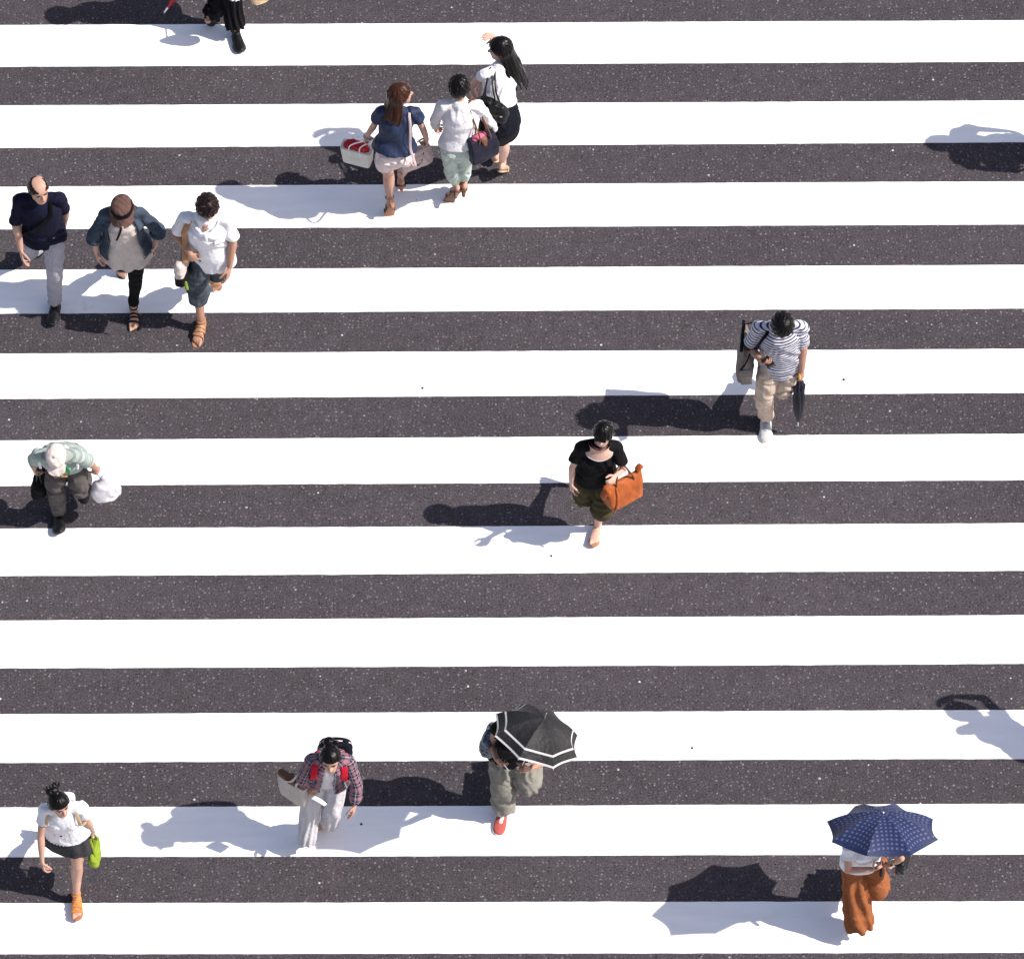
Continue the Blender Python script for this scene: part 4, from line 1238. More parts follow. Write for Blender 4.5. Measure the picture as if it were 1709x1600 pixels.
plain('tie_strap', [tube([b0 + d * .16 + p.lat * .046, b0 + d * .165 - p.F * -.046, b0 + d * .15 - p.lat * .05, b0 + d * .14 - p.lat * .075 + p.F * .02], [(.012, .002)] * 4, d, n=8)], BLACK, g_, root)

# ------------------------------------------------------------ 5. woman in a black tee
p = Person('blacktee', 'short-haired woman in black tee and olive shorts with a big leather tote on her forearm', 1.52, True, -1, yaw=-16, pitch=6, skin_m=SKIN_FAIR, bare='lr', girth=.99,
           hands={'r': dict(pn=(-.6, .5, -.5), curl=.6)})
sh = p.part('black_tee', p.shirt_solids(e=.026, hem=-.22, flare=.022, sleeve=.68, se=.026, send=.044, top=.84), BLACK, disp=wrinkle(.007, (.7, .2, .5), .12, 15))
nkp = [p.surf(.985, 180, .012), p.surf(.975, 125, .02), p.surf(.955, 90, .034), p.surf(.870, 45, .038), p.surf(.835, 0, .039), p.surf(.870, -45, .038), p.surf(.955, -90, .034), p.surf(.975, -125, .02), p.surf(.985, 180, .012)]
p.bit('neckline_trim', [tube(nkp, [.0055] * 9, p.up, n=8, res=5)], plainmat('grey_trim', (.35, .34, .35), .8), sh)
p.bit('upper_chest', [scoop(p, .835, 88, .037, 24, 10, 1.10)], SKIN_FAIR)
p.part('olive_shorts', p.trousers_solids(e=.024, hem=1.12, end=.052, waist=.2), OLIVE, disp=wrinkle(.008, (.4, .2, 1), .11, 16))
p.sandals(PALETAN, TAN_SOLE, straps=((.06, .0),), ankle=True, sw=.006)
p.hair(BLACK_HAIR, thick=.021, front=.035, side=-.03, back=-.10, temple=.0, tex=.006, fringe=.012, seed=6,
       extra=p.locks([(x, .095, .055, x * 2, .6, -1) for x in np.linspace(-.045, .045, 6)], .03, .009))
A = p.along_arm('r', 1.30)
c = V(.905, -.645, .60)
al = nrm(V(.26, .165, .035))
root = holder('leather_tote', c, 'orange-brown leather tote hanging open from the forearm of the woman in black tee', 'bag')
up_ = nrm(V(-.02, .10, 1)); fr_ = np.cross(up_, al)
tb = union('bag_body', [bag_solid(c, up_, al, [(0, .146, .062), (.012, .156, .072), (.10, .164, .070), (.19, .170, .046), (.245, .178, .024), (.258, .18, .014)], pw=8),
                        tube([c + up_ * .25 + al * .14, c + up_ * .268 + al * .178, c + up_ * .245 + al * .20], [(.034, .016), (.038, .013), (.026, .009)], fr_, n=12),
                        tube([c + up_ * .24 - al * .155 - fr_ * .02, c + up_ * .20 - al * .195, c + up_ * .15 - al * .195], [(.034, .014), (.034, .012), (.02, .010)], fr_, n=12)],
      ORANGE_L, c, root, .0055, 2, slouch(.0045, 6, .09))
for sgn in (-1, 1):
    a0 = c + up_ * .235 - al * .085 + fr_ * .036 * sgn; a1 = c + up_ * .235 + al * .085 + fr_ * .036 * sgn
    top = A + Z * .05 + fr_ * .012 * sgn
    plain('handle', [tube([a0 - up_ * .05, a0, (a0 + top) / 2 - al * .02, top - al * .03, top + al * .03, (a1 + top) / 2 + al * .02, a1, a1 - up_ * .05], [.0075] * 8, fr_, n=8)], BROWN_L, c, root)
plain('front_seam', [tube([c + up_ * .01 - al * .14 - fr_ * .078, c + up_ * .12 - al * .10 - fr_ * .086, c + up_ * .245 - al * .09 - fr_ * .04], [(.008, .004)] * 3, al, n=8)], ORANGE_L, c, root)

# ------------------------------------------------------------ 6. old man with a cap and two bags
p = Person('oldman', 'stooping man in cream cap, striped grey-green shirt and dark taupe trousers carrying two bags', 1.63, False, -1, yaw=0, pitch=40, skin_m=SKIN_TAN, girth=.97,
           hands={'l': dict(curl=1.0, thumb=.8), 'r': dict(curl=1.0, thumb=.8)})
sh = p.part('striped_shirt', p.shirt_solids(e=.028, hem=-.18, flare=.022, sleeve=.84, se=.030, send=.048, shoulder=.060), stripes_mat('grey_green_stripe_cotton', (.36, .41, .38), (.21, .25, .235), .045, .4), disp=wrinkle(.008, (.5, .5, .6), .12, 17), pat=p.pat_uv)
for x in (-1, 1):
    p.bit('shoulder_stripe', [tube([p.surf(.985, 150 * x, .034), p.surf(1.0, 95 * x, .062), p.surf(.93, 64 * x, .066), p.surf(.82, 50 * x, .052)], [(.012, .004)] * 4, p.lat, n=8, pw=4)], WHITE, sh)
p.bit('collar_lining', [tube([p.surf(.97, 30, .028), p.surf(.86, 26, .034), p.surf(.70, 24, .036)], [(.014, .003), (.022, .003), (.008, .003)], p.lat, n=8)], plainmat('green_cloth', (.02, .22, .06), .8), sh)
p.part('trousers', p.trousers_solids(e=.026, hem=2.0, knee=.024, end=.036, waist=.22), DUNGREY, disp=wrinkle(.009, (.3, .2, 1), .10, 18))
p.bit('belt_buckle', [tube([p.surf(.02, -6, .036), p.surf(.02, 8, .036)], [(.018, .006)] * 2, Z, n=8, pw=5)], GOLD)
p.shoe(BLACK_L, RUBBER_B)
p.hair(hairmat('grey_hair', (.16, .15, .15), .5), thick=.008, front=.03, side=-.03, back=-.08, tex=.002, seed=7)
hat = p.part('cap', [hat_rows(p, [(.030, .084, .103, 0, 0), (.06, .090, .109, 0, 0), (.095, .086, .104, 0, 0), (.118, .072, .088, 0, 0), (.133, .045, .056, 0, 0), (.138, .012, .016, 0, 0)]),
                     tube([p.hp(0, .07, .040), p.hp(0, .11, .040), p.hp(0, .145, .030), p.hp(0, .172, .016)], [(.082, .006), (.080, .006), (.070, .005), (.040, .004)], p.hL, n=20)], CAPCREAM, .0055, 2, wrinkle(.0025, (.5, .6, .2), .09, 9, .003))
p.bit('cap_button', [ball(p.hp(0, -.004, .141), .008)], CAPCREAM, hat)
g_ = p.grip('l')
c = V(-3.885, -.235, .36)
root = holder('black_bag', c, 'soft black bag carried by the stooping man in the cream cap', 'bag')
union('bag_body', [bag_solid(c, Z, V(.25, 1, 0), [(0, .08, .04), (.03, .12, .06), (.14, .13, .062), (.22, .10, .045), (.25, .07, .03)], pw=2.8)], BLACK, c, root, disp=slouch(.006, 7))
for sg in (-1, 1):
    plain('handle', [tube([c + V(0, -.07, .22) + V(.02, 0, 0) * sg, g_ + V(.006 * sg, -.02, 0), g_ + V(.006 * sg, .02, 0), c + V(0, .07, .22) + V(.02, 0, 0) * sg], [.006] * 4, V(1, 0, 0), n=8)], BLACK_L, c, root)
g_ = p.grip('r')
c = V(-3.345, -.315, .36)
root = holder('plastic_bag', c, 'crumpled white plastic carrier bag swinging from the hand of the stooping man in cap', 'bag')
def crumple(w, no):
    h = .010 * nz(w, 3.5, 31, 2) + folds(w, V(.3, .3, 1), .10, .005, 32) + folds(w, V(1, .5, .2), .09, .005, 33)
    return no * h[:, None]
union('bag_body', [bag_solid(c + V(.0, 0, 0), Z, V(1, .15, 0), [(0, .06, .04), (.02, .105, .062), (.09, .125, .072), (.17, .110, .062), (.23, .07, .040), (.27, .035, .02), (.30, .02, .012)], pw=2.5)], PLASTIC_W, c, root, .005, 1, crumple)
plain('bag_handles', [tube([c + V(-.02, 0, .25), g_ + V(-.02, 0, -.01), g_ + V(0, -.02, .012), g_ + V(.02, .0, -.01), c + V(.03, 0, .25)], [(.012, .003)] * 5, V(0, 1, 0), n=8), ], PLASTIC_W, c, root)

# ------------------------------------------------------------ 7. person under a black parasol
p = Person('brolly', 'person hidden under a black white-edged parasol, in black top, cropped grey trousers and coral sneakers', 1.60, True, -1, yaw=0, pitch=25, skin_m=SKIN_TAN,
           hands={'l': dict(pn=(.6, .4, .5), curl=.6, thumb=.5), 'r': dict(curl=1.15, thumb=1.0, pn=(-.8, .1, .3))})
p.part('black_top', p.shirt_solids(e=.026, hem=-.20, flare=.03, sleeve=.16, se=.024, send=.036), BLACK, disp=wrinkle(.006, (.6, .2, .8), .12, 19))
p.part('cropped_trousers', p.trousers_solids(e=.026, hem=1.86, knee=.050, end=.090), SAGE_GREY, disp=wrinkle(.010, (1, .3, .25), .085, 20))
p.shoe(CORAL, RUBBER_W, 'sneaker', laces=RUBBER_W)
p.hair(BLACK_HAIR, thick=.02, front=.03, side=-.08, back=-.11, temple=-.02, seed=8)
BROLLY = cloth('black_brolly_cloth', (.013, .012, .0135), .6, .12, spec=.3)
mt, nt, bs = new_mat('white_trim_cloth')
nt.links.new(mixcol(nt, noise(nt, objco(nt), 40.0), (.70, .68, .68), (.80, .78, .78)), bs.inputs['Base Color'])
bs.inputs['Roughness'].default_value = .8
tl_ = node(nt, 'ShaderNodeBsdfTranslucent'); tl_.inputs[0].default_value = (.75, .72, .72, 1)
mx = node(nt, 'ShaderNodeMixShader'); mx.inputs[0].default_value = .45
nt.links.new(bs.outputs[0], mx.inputs[1]); nt.links.new(tl_.outputs[0], mx.inputs[2])
nt.links.new(mx.outputs[0], nt.nodes['Material Output'].inputs[0])
TRIM = mt
umbrella('parasol', 'open black parasol with double white border, tilted over a person in coral sneakers', (.132, -3.499, 1.53), (.34, .30, .89), .735, .19, p.grip('r'), BROLLY, 8, .065, TRIM, math.radians(14), STEEL, BROWN_L)
w, h, pn, ts, cfg = p.hand_frame('l')
c = w + h * .11 + pn * .022
root = holder('phone', c, 'black phone with pale edge held beside the hip of the person under the black parasol', 'phone')
plain('phone_case', [tube([c - h * .07, c + h * .07], [(.036, .0045)] * 2, ts, n=20, pw=7, cap=('f', 'f'))], PAPER_WHITE, c, root)
plain('screen', [tube([c - h * .066 + pn * .004, c + h * .066 + pn * .004], [(.033, .0016)] * 2, ts, n=20, pw=7, cap=('f', 'f'))], PHONE_B, c, root)
c = V(-.235, -3.17, .86)
mt, nt, bs = new_mat('dark_print_cloth')
vo = node(nt, 'ShaderNodeTexVoronoi'); vo.inputs['Scale'].default_value = 34.0
nt.links.new(objco(nt), vo.inputs['Vector'])
nt.links.new(mixcol(nt, ramp(nt, vo.outputs['Distance'], .25, .6), (.012, .014, .022), (.10, .12, .15)), bs.inputs['Base Color'])
root = holder('shoulder_bag', c, 'dark printed shoulder bag behind the bare arm of the person under the black parasol', 'bag')
union('bag_body', [bag_solid(c, Z, V(.35, 1, 0), [(0, .09, .04), (.03, .12, .06), (.14, .125, .06), (.22, .10, .035)], pw=3)], mt, c, root, disp=slouch(.006, 8))
plain('strap', [strap_on(p, [c + V(.02, .08, .2), p.surf(.8, -130, .05), p.surf(.97, -95, .05), p.surf(.88, -65, .05), c + V(.03, -.07, .2)], .012, .003, p.lat)], BLACK, c, root)

# ------------------------------------------------------------ 8. woman in a plaid shirt
p = Person('plaid', 'woman in navy and pink plaid shirt with red backpack straps and loose pale trousers', 1.57, True, -1, yaw=2, pitch=3, skin_m=SKIN, bare='lr',
           hands={'l': dict(pn=(.6, .3, -.5), curl=.75, thumb=.8)})
p.part('white_undershirt', p.shirt_solids(e=.012, hem=.02, flare=.006, sleeve=.1, se=.008, send=.01), WHITE_DIM, disp=wrinkle(.003, (.2, .2, 1), .08, 21))
PLAID = plaid_mat('plaid_cotton')
jk = open_jacket(p, PLAID, {'x': 1}.get('y', 1.72), -.02, 17, off=.026, flare=.035, se=.015, send=.024, name='plaid_shirt', pat=p.pat_uv, seed=22, thick=.010)
def wide(P, hem, r0, r1, mat, seed, name='wide_trousers', waist=.14, amp=.014, nf=9, vox=.0065, drop=0):
    S = [P.torso(-.2, waist, .004, 0, 6)]
    for q in 'lr':
        us = list(np.linspace(0, hem, 11))
        S.append(tube([P.along_leg(q, u) for u in us], [P.leg_r(0) + .006 + (r1 - P.leg_r(0) - .006) * (u / hem) ** .8 if u < hem else r1 for u in us], P.hlat, n=30, cap=('r', 'f')))
    for x in (-1, 1): S.append(ball(P.spine(-.04, -.045, x * .07), .085 * P.k + .006))
    def disp(w, no):
        h = np.zeros(len(w))
        best = np.full(len(w), 9e9)
        for q in 'lr':
            A, B = P.J['h' + q], P.J['a' + q]
            t = nrm(B - A); a = (w - A) @ t
            rad = w - A - a[:, None] * t
            an = np.arctan2(rad @ nrm(np.cross(t, P.hlat)), rad @ P.hlat)
            d = np.linalg.norm(rad, axis=1)
            f = np.sin(an * nf + 1.5 * nz(w, 2.5, seed) + a * 4) * np.clip(a / .25, .15, 1)
            h = np.where(d < best, amp * np.abs(f) ** .7 * np.sign(f), h)
            best = np.minimum(best, d)
        h += folds(w, V(.3, .2, 1), .12, amp * .3, seed)
        return no * h[:, None]
    return P.part(name, S, mat, vox, 3, disp)
wide(p, 2.02, .1, .072, LIGHT_LINEN, 23, amp=.0055)
p.sandals(PALETAN, PALETAN, straps=((.10, .0),), ankle=False, sw=.016)
bun = p.hp(-.01, -.10, .075)
p.hair(BLACK_HAIR, thick=.020, front=.058, side=-.03, back=-.085, temple=.03, tex=.004, seed=9, fr=30,
       extra=[ball(bun + p.hU * .02 - p.hF * .012, (.046, .042, .036), (p.hL, p.hF, p.hU)), tube([bun, bun + p.hL * .06 + p.hU * .03, bun + p.hL * .11 + p.hU * .004], [.02, .016, .006], p.hF, n=10)])
c = p.spine(.06, -.16, .05)
root = holder('backpack', c, 'dark backpack with red shoulder straps on the back of the woman in plaid', 'backpack')
bk = union('pack_body', [bag_solid(c, p.up, p.lat, [(0, .11, .05), (.03, .13, .065), (.20, .135, .07), (.32, .12, .06), (.385, .085, .035)], pw=3.2)], INK, c, root, disp=slouch(.004, 9))
plain('piping', [tube([c + p.up * u + p.lat * x + p.F * -.012 for u, x in ((.05, .128), (.20, .134), (.30, .124), (.365, .085), (.385, 0), (.365, -.085), (.30, -.124), (.20, -.134), (.05, -.128))], [.0045] * 9, p.F, n=8)], RUBBER_W, c, root)
for x in (-1, 1):
    plain('shoulder_strap', [strap_on(p, [c + p.up * .33 + p.lat * .06 * x + p.F * .07, p.surf(1.0, 120 * x, .045), p.surf(.985, 66 * x, .058), p.surf(.90, 48 * x, .058), p.surf(.74, 40 * x, .052), p.surf(.55, 48 * x, .050), p.surf(.42, 75 * x, .05), c + p.up * .06 + p.lat * .12 * x + p.F * .06], .026, .005, p.lat)], RED, c, root)
c = V(-1.785, -3.455, .66)
al = nrm(V(.80, -.60, 0))
root = holder('canvas_tote', c, 'white canvas tote with brown top edge hung from the arm of the woman in plaid', 'bag')
tb = union('bag_body', [bag_solid(c, Z, al, [(0, .11, .03), (.02, .125, .045), (.2, .13, .045), (.27, .132, .035)], pw=4.5)], CREAM, c, root, disp=slouch(.005, 10))
plain('brown_lining', [bag_solid(c + Z * .255, Z, al, [(0, .134, .039), (.02, .136, .036), (.045, .13, .026)], pw=4.5)], BROWN_L, c, root)
for sg in (-1, 1):
    n_ = np.cross(Z, al)
    A = p.along_arm('l', .98)
    plain('handle', [tube([c + Z * .25 - al * .06 + n_ * .036 * sg, (c + Z * .27 - al * .05 + A) / 2 + n_ * .05 * sg, A + Z * .055 + n_ * .02 * sg - al * .02, A + Z * .055 + n_ * .02 * sg + al * .02, (c + Z * .27 + al * .05 + A) / 2 + n_ * .05 * sg, c + Z * .25 + al * .06 + n_ * .036 * sg], [(.010, .003)] * 6, al, n=8)], CREAM, c, root)
w, h, pn, ts, cfg = p.hand_frame('l')
c = V(-1.578, -3.632, .89)
ld = nrm(V(.84, -.5, -.12)); ln = nrm(V(.3, .5, .75)); ln = nrm(ln - ld * np.dot(ln, ld))
root = holder('leaflet', c, 'folded white leaflet with dark underside in the hand of the woman in plaid', 'paper')
lw = np.cross(ln, ld)
plain('sheet', [tube([c - ld * .06 + ln * .004, c + ld * .0 + ln * .005, c + ld * .06 - ln * .002], [(.036, .0022), (.036, .0022), (.028, .0022)], lw, n=16, pw=8, cap=('f', 'f'))], PAPER_WHITE, c, root)
plain('dark_cover', [tube([c - ld * .06 - ln * .006 + lw * .028, c + ld * .05 - ln * .008 + lw * .028], [(.036, .0025)] * 2, lw, n=16, pw=8, cap=('f', 'f'))], INK, c, root)

# ------------------------------------------------------------ 9. woman in a white tee and short grey skirt
p = Person('whitetee', 'woman in white tee and short charcoal skirt with orange sandals and a high black bun', 1.57, True, -1, yaw=30, pitch=3, skin_m=SKIN, bare='lr',
           hands={'r': dict(curl=.95, thumb=.8), 'l': dict(curl=.75, thumb=.6)})
def scallop(w, no):
    return wrinkle(.006, (.6, .2, .9), .11, 24)(w, no)
sh = p.part('white_tee', p.shirt_solids(e=.026, hem=-.04, flare=.03, sleeve=.50, se=.026, send=.038, top=.95), WHITE, disp=scallop)
p.bit('hem_frill', [ball(p.spine(-.035) + p.lat * math.sin(a) * (p.torso_r(-.035)[0] + .030) + p.F * math.cos(a) * (p.torso_r(-.035)[1] + .028), (.013, .013, .010), n=8, m=6) for a in np.linspace(0, 6.283, 44)[:-1]], WHITE, sh)
p.bit('print', [ball(p.surf(.50, -8, .052), (.012, .004, .012), (p.lat, p.F, p.up)), ball(p.surf(.505, -26, .050), (.004, .003, .004)), ball(p.surf(.50, 14, .050), (.004, .003, .004))], INK, sh)
J = p.J
hemc = (p.along_leg('l', .62) + p.along_leg('r', .62)) / 2
hv = p.along_leg('r', .62) - p.along_leg('l', .62)
p.part('skirt', [tube([p.spine(.16), p.spine(.0), p.spine(-.14) * .7 + hemc * .3, hemc], [(p.torso_r(.2)[0] - .004, p.torso_r(.2)[1] - .004), (p.torso_r(0)[0] + .006, p.torso_r(0)[1] + .006), (.185, .145), (np.linalg.norm(hv) / 2 + .105, .125)],
                      nrm(p.lat * .6 + nrm(hv) * .4), n=30, res=5, cap=('r', 'f'))], CHARCOAL, .006, 3, wrinkle(.006, (1, .4, .1), .12, 25))
p.sandals(ORANGE_S, TAN_SOLE, straps=((.135, .0), (.095, .022), (.07, -.022), (.035, .0)), sw=.014)
bun = p.hp(-.005, -.075, .115)
p.hair(BLACK_HAIR, thick=.018, front=.052, side=-.035, back=-.085, temple=.02, tex=.004, seed=10, fr=30,
       extra=[ball(bun, (.050, .046, .044), (p.hL, p.hF, p.hU)), ball(bun + p.hL * .03 - p.hF * .03, .034), ball(bun - p.hL * .03 + p.hU * .01, .034)] + p.locks([(bx, -.08, .14, bx * 9, -.5, .5) for bx in np.linspace(-.05, .05, 6)], .05, .012))
c = p.spine(.30, -.145)
root = holder('backpack', c, 'small pale backpack with tan straps on the back of the woman in white tee', 'backpack')
union('pack_body', [bag_solid(c, p.up, p.lat, [(0, .07, .03), (.03, .085, .04), (.18, .085, .04), (.23, .07, .025)], pw=3.2)], PINK_L, c, root, disp=slouch(.004, 11))
plain('pack_flap', [bag_solid(c + p.up * .17, p.up, p.lat, [(-.02, .087, .043), (.04, .086, .042), (.065, .065, .025)], pw=3.2)], WHITE_DIM, c, root)
for x in (-1, 1):
    plain('shoulder_strap', [strap_on(p, [c + p.up * .24 + p.lat * .05 * x + p.F * .05, p.surf(1.0, 120 * x, .04), p.surf(.985, 70 * x, .052), p.surf(.90, 52 * x, .052), p.surf(.74, 48 * x, .046), p.surf(.58, 62 * x, .046), p.surf(.45, 95 * x, .045), c + p.up * .05 + p.lat * .10 * x + p.F * .04], .015, .004, p.lat)], PALETAN, c, root)
g_ = p.grip('r')
c = V(-3.36, -3.815, .40)
al = nrm(V(.18, 1, 0))
root = holder('green_handbag', c, 'lime green cloth handbag held by the woman in white tee', 'bag')
union('bag_body', [bag_solid(c, Z, al, [(0, .06, .025), (.02, .085, .04), (.10, .105, .042), (.17, .11, .025), (.19, .105, .018)], pw=3)], GREEN_BAG, c, root, disp=slouch(.006, 12))
for sg in (-1, 1):
    plain('handle', [tube([c + Z * .17 - al * .07 + V(.022 * sg, 0, 0), g_ - al * .035 + V(.006 * sg, 0, -.01), g_ + al * .035 + V(.006 * sg, 0, -.01), c + Z * .17 + al * .07 + V(.022 * sg, 0, 0)], [(.010, .003)] * 4, V(1, 0, 0), n=8)], GREEN_BAG, c, root)
plain('hanging_charm', [tube([c + Z * .19 + V(-.04, -.01, 0), c + Z * .11 + V(-.066, -.02, 0)], [.012, .016], al, n=8)], PAPER_WHITE, c, root)

# ------------------------------------------------------------ 10. person under a blue dotted umbrella
p = Person('blueumb', 'person hidden under a blue dotted umbrella, in white top and long rust-orange wide trousers', 1.50, True, -1, yaw=8, pitch=28, skin_m=SKIN,
           hands={'l': dict(pn=(.1, .3, .8), curl=.95, thumb=.8), 'r': dict(pn=(-.4, -.2, .8), curl=.7, thumb=.7)})
p.part('white_top', p.shirt_solids(e=.024, hem=-.06, flare=.008, sleeve=.42, se=.022, send=.032), WHITE, disp=wrinkle(.006, (.5, .4, .8), .11, 26))
wide(p, 1.97, .1, .112, RUST, 27, amp=.014, nf=7)
p.shoe(SNEAK_W, RUBBER_W)
p.hair(BLACK_HAIR, thick=.012, front=.04, side=-.06, back=-.11, temple=.0, seed=11)
mt, nt, bs = new_mat('blue_dotted_cloth')
sx = node(nt, 'ShaderNodeSeparateXYZ'); nt.links.new(patco(nt), sx.inputs[0])
def cell(s, per):
    f = math_n(nt, 'FRACT', math_n(nt, 'ADD', math_n(nt, 'MULTIPLY', s, 1.0 / per), 20.5))
    return math_n(nt, 'ABSOLUTE', math_n(nt, 'SUBTRACT', f, .5))
cu, cv = cell(sx.outputs[0], .038), cell(sx.outputs[1], .038)
dm = math_n(nt, 'MAXIMUM', cu, cv)
dot = math_n(nt, 'LESS_THAN', dm, .27)
core = math_n(nt, 'LESS_THAN', dm, .13)
band = math_n(nt, 'LESS_THAN', sx.outputs[2], .93)
oc = objco(nt)
b0_ = mixcol(nt, noise(nt, oc, 10.0, 3.0), (.010, .017, .060), (.015, .026, .080))
c_d = mixcol(nt, math_n(nt, 'MULTIPLY', dot, band), b0_, (.045, .05, .125))
c_d = mixcol(nt, math_n(nt, 'MULTIPLY', core, band), c_d, (.11, .115, .21))
nt.links.new(c_d, bs.inputs['Base Color']); bs.inputs['Roughness'].default_value = .6
bs.inputs['Specular IOR Level'].default_value = .3
bump(nt, bs, noise(nt, oc, 30.0, 3.0), .25, .01)
hd = V(2.755, -4.475, .985)
umbrella('folding_umbrella', 'open blue umbrella patterned with small pale dots, held low over rust-orange trousers', (2.765, -4.300, 1.305), (.03, .515, .857), .89, .15, hd, mt, 8, .055, None, math.radians(24), STEEL, BLACK_L, bulge=.1, tip=.012)
c = V(2.93, -4.36, .86)
root = holder('black_bag', c, 'black handbag half hidden below the edge of the blue dotted umbrella', 'bag')
union('bag_body', [bag_solid(c, Z, V(.3, 1, 0), [(0, .08, .03), (.02, .10, .045), (.14, .10, .04), (.17, .09, .02)])], BLACK_L, c, root, disp=slouch(.004, 13))
plain('handle', [tube([c + V(-.01, -.05, .15), c + V(-.03, -.03, .26), c + V(-.03, .03, .26), c + V(-.01, .05, .15)], [.006] * 4, V(1, 0, 0), n=8)], BLACK_L, c, root)
cc = p.along_arm('r', 1.86)
tt = nrm(p.J['wr'] - p.J['er'])
a1 = nrm(np.cross(tt, Z)); a2 = np.cross(tt, a1)
p.bit('wristwatch', [tube([cc + (a1 * math.cos(t) + a2 * math.sin(t)) * .0285 for t in np.linspace(0, 6.1, 14)], [(.007, .003)] * 14, tt, n=8, res=2)], STEEL)

# ------------------------------------------------------------ 11. woman in navy blouse seen from behind
p = Person('navytop', 'woman with long brown hair in navy blouse and pale shorts, seen from behind', 1.60, True, 1, yaw=78, pitch=0, skin_m=SKIN,
           hands={'l': dict(curl=1.0, thumb=.8), 'r': dict(curl=.9, thumb=.8)}, bare='lr')
p.part('navy_blouse', p.shirt_solids(e=.030, hem=.10, flare=.05, sleeve=.46, se=.024, send=.050, top=.95), NAVY_SILK, disp=wrinkle(.008, (.9, .2, .5), .13, 28))
p.part('pale_shorts', p.trousers_solids(e=.026, hem=.50, end=.040, waist=.30), PINKBEIGE, disp=wrinkle(.008, (.8, .2, .6), .10, 29))
p.sandals(BLACK_L, TAN_SOLE, straps=((.11, .0), (.04, -.02)), sw=.015, heel=.02)
p.hair(BROWN_HAIR, thick=.022, front=.045, side=-.05, back=-.11, temple=.0, tex=.007, seed=12, voxel=.006,
       extra=p.long_hair(.31, n=19, seed=12, sweep=-.04, drop=(-.10, -.12, -1), spread=.02))
cc = p.along_arm('l', 1.9); tt = nrm(p.J['wl'] - p.J['el']); a1 = nrm(np.cross(tt, Z)); a2 = np.cross(tt, a1)
for o_ in (0, .014):
    p.bit('bracelet', [tube([cc + tt * o_ + (a1 * math.cos(t) + a2 * math.sin(t)) * .028 for t in np.linspace(0, 6.2, 14)], [.0035] * 14, tt, n=6, res=2)], BROWN_L if o_ else STEEL)
g_ = p.grip('l')
al = nrm(V(.235, -.085, 0)); n_ = np.cross(Z, al)
c = V(-1.245, 3.10, .42)
root = holder('paper_bag', c, 'cream paper shopping bag with red contents held by the woman in navy blouse', 'bag')
plain('bag_body', [bag_solid(c, Z, al, [(0, .115, .05), (.004, .122, .054), (.17, .138, .058), (.176, .136, .056)], pw=9)], PAPER, c, root)
union('red_parcel', [bag_solid(c + Z * .15, Z, al, [(0, .115, .044), (.03, .12, .047), (.075, .105, .036), (.085, .08, .02)], pw=3)], leather('red_wrap', (.42, .012, .02), .3), c, root, disp=slouch(.006, 14, .04))
for sg in (-1, 1):
    plain('handle', [tube([c + Z * .13 - al * .05 + n_ * .058 * sg, c + Z * .24 - al * .045 + n_ * .05 * sg, g_ - al * .02 + n_ * .008 * sg, g_ + al * .02 + n_ * .008 * sg, c + Z * .24 + al * .045 + n_ * .05 * sg, c + Z * .13 + al * .05 + n_ * .058 * sg], [.0055] * 6, al, n=8)], PAPER_WHITE, c, root)
plain('faint_logo', [tube([c + Z * (.085 + .012 * math.cos(t)) - n_ * .0565 + al * .045 * math.sin(t) for t in np.linspace(0, 6.28, 20)], [.0016] * 20, n_, n=6, res=2)], plainmat('pale_print', (.50, .50, .46), .8), c, root)
g_ = p.grip('r')
al = nrm(V(.234, .105, .10)); n_ = np.cross(Z, al)
c = V(-.745, 2.99, .47)
root = holder('pink_handbag', c, 'dusty pink leather handbag on a long strap beside the woman in navy blouse', 'bag')
union('bag_body', [bag_solid(c, Z + V(0, -.05, 0), al, [(0, .135, .035), (.015, .15, .05), (.13, .15, .048), (.21, .14, .028), (.225, .138, .018)], pw=5)], PINK_L, c, root, disp=slouch(.004, 15))
plain('crossbody_strap', [strap_on(p, [c + Z * .2 - al * .10, p.surf(-.05, 138, .115), p.surf(.15, 138, .090), p.surf(.3, 138, .072), p.surf(.6, 142, .058), p.surf(.85, 140, .055), p.surf(1.0, 115, .058), p.surf(.95, 70, .055)], .011, .003, p.lat)], PINK_L, c, root)
for sg in (-1, 1):
    plain('handle', [tube([c + Z * .16 - al * .06 + n_ * .046 * sg, c + Z * .10 - al * .04 + n_ * .056 * sg, c + Z * .06 + n_ * .060 * sg, c + Z * .10 + al * .04 + n_ * .056 * sg, c + Z * .16 + al * .06 + n_ * .046 * sg], [.006] * 5, al, n=8)], BROWN_L, c, root)
plain('side_gusset', [tube([c + Z * .02 - al * .152, c + Z * .2 - al * .142], [(.030, .008), (.02, .006)], n_, n=8)], TAN, c, root)
plain('grab_loop', [tube([c + Z * .20 + al * .10, (c + Z * .22 + al * .12 + g_) / 2 + n_ * .02, g_, (c + Z * .22 + al * .06 + g_) / 2 - n_ * .02, c + Z * .20 + al * .05], [.006] * 5, n_, n=8)], PINK_L, c, root)

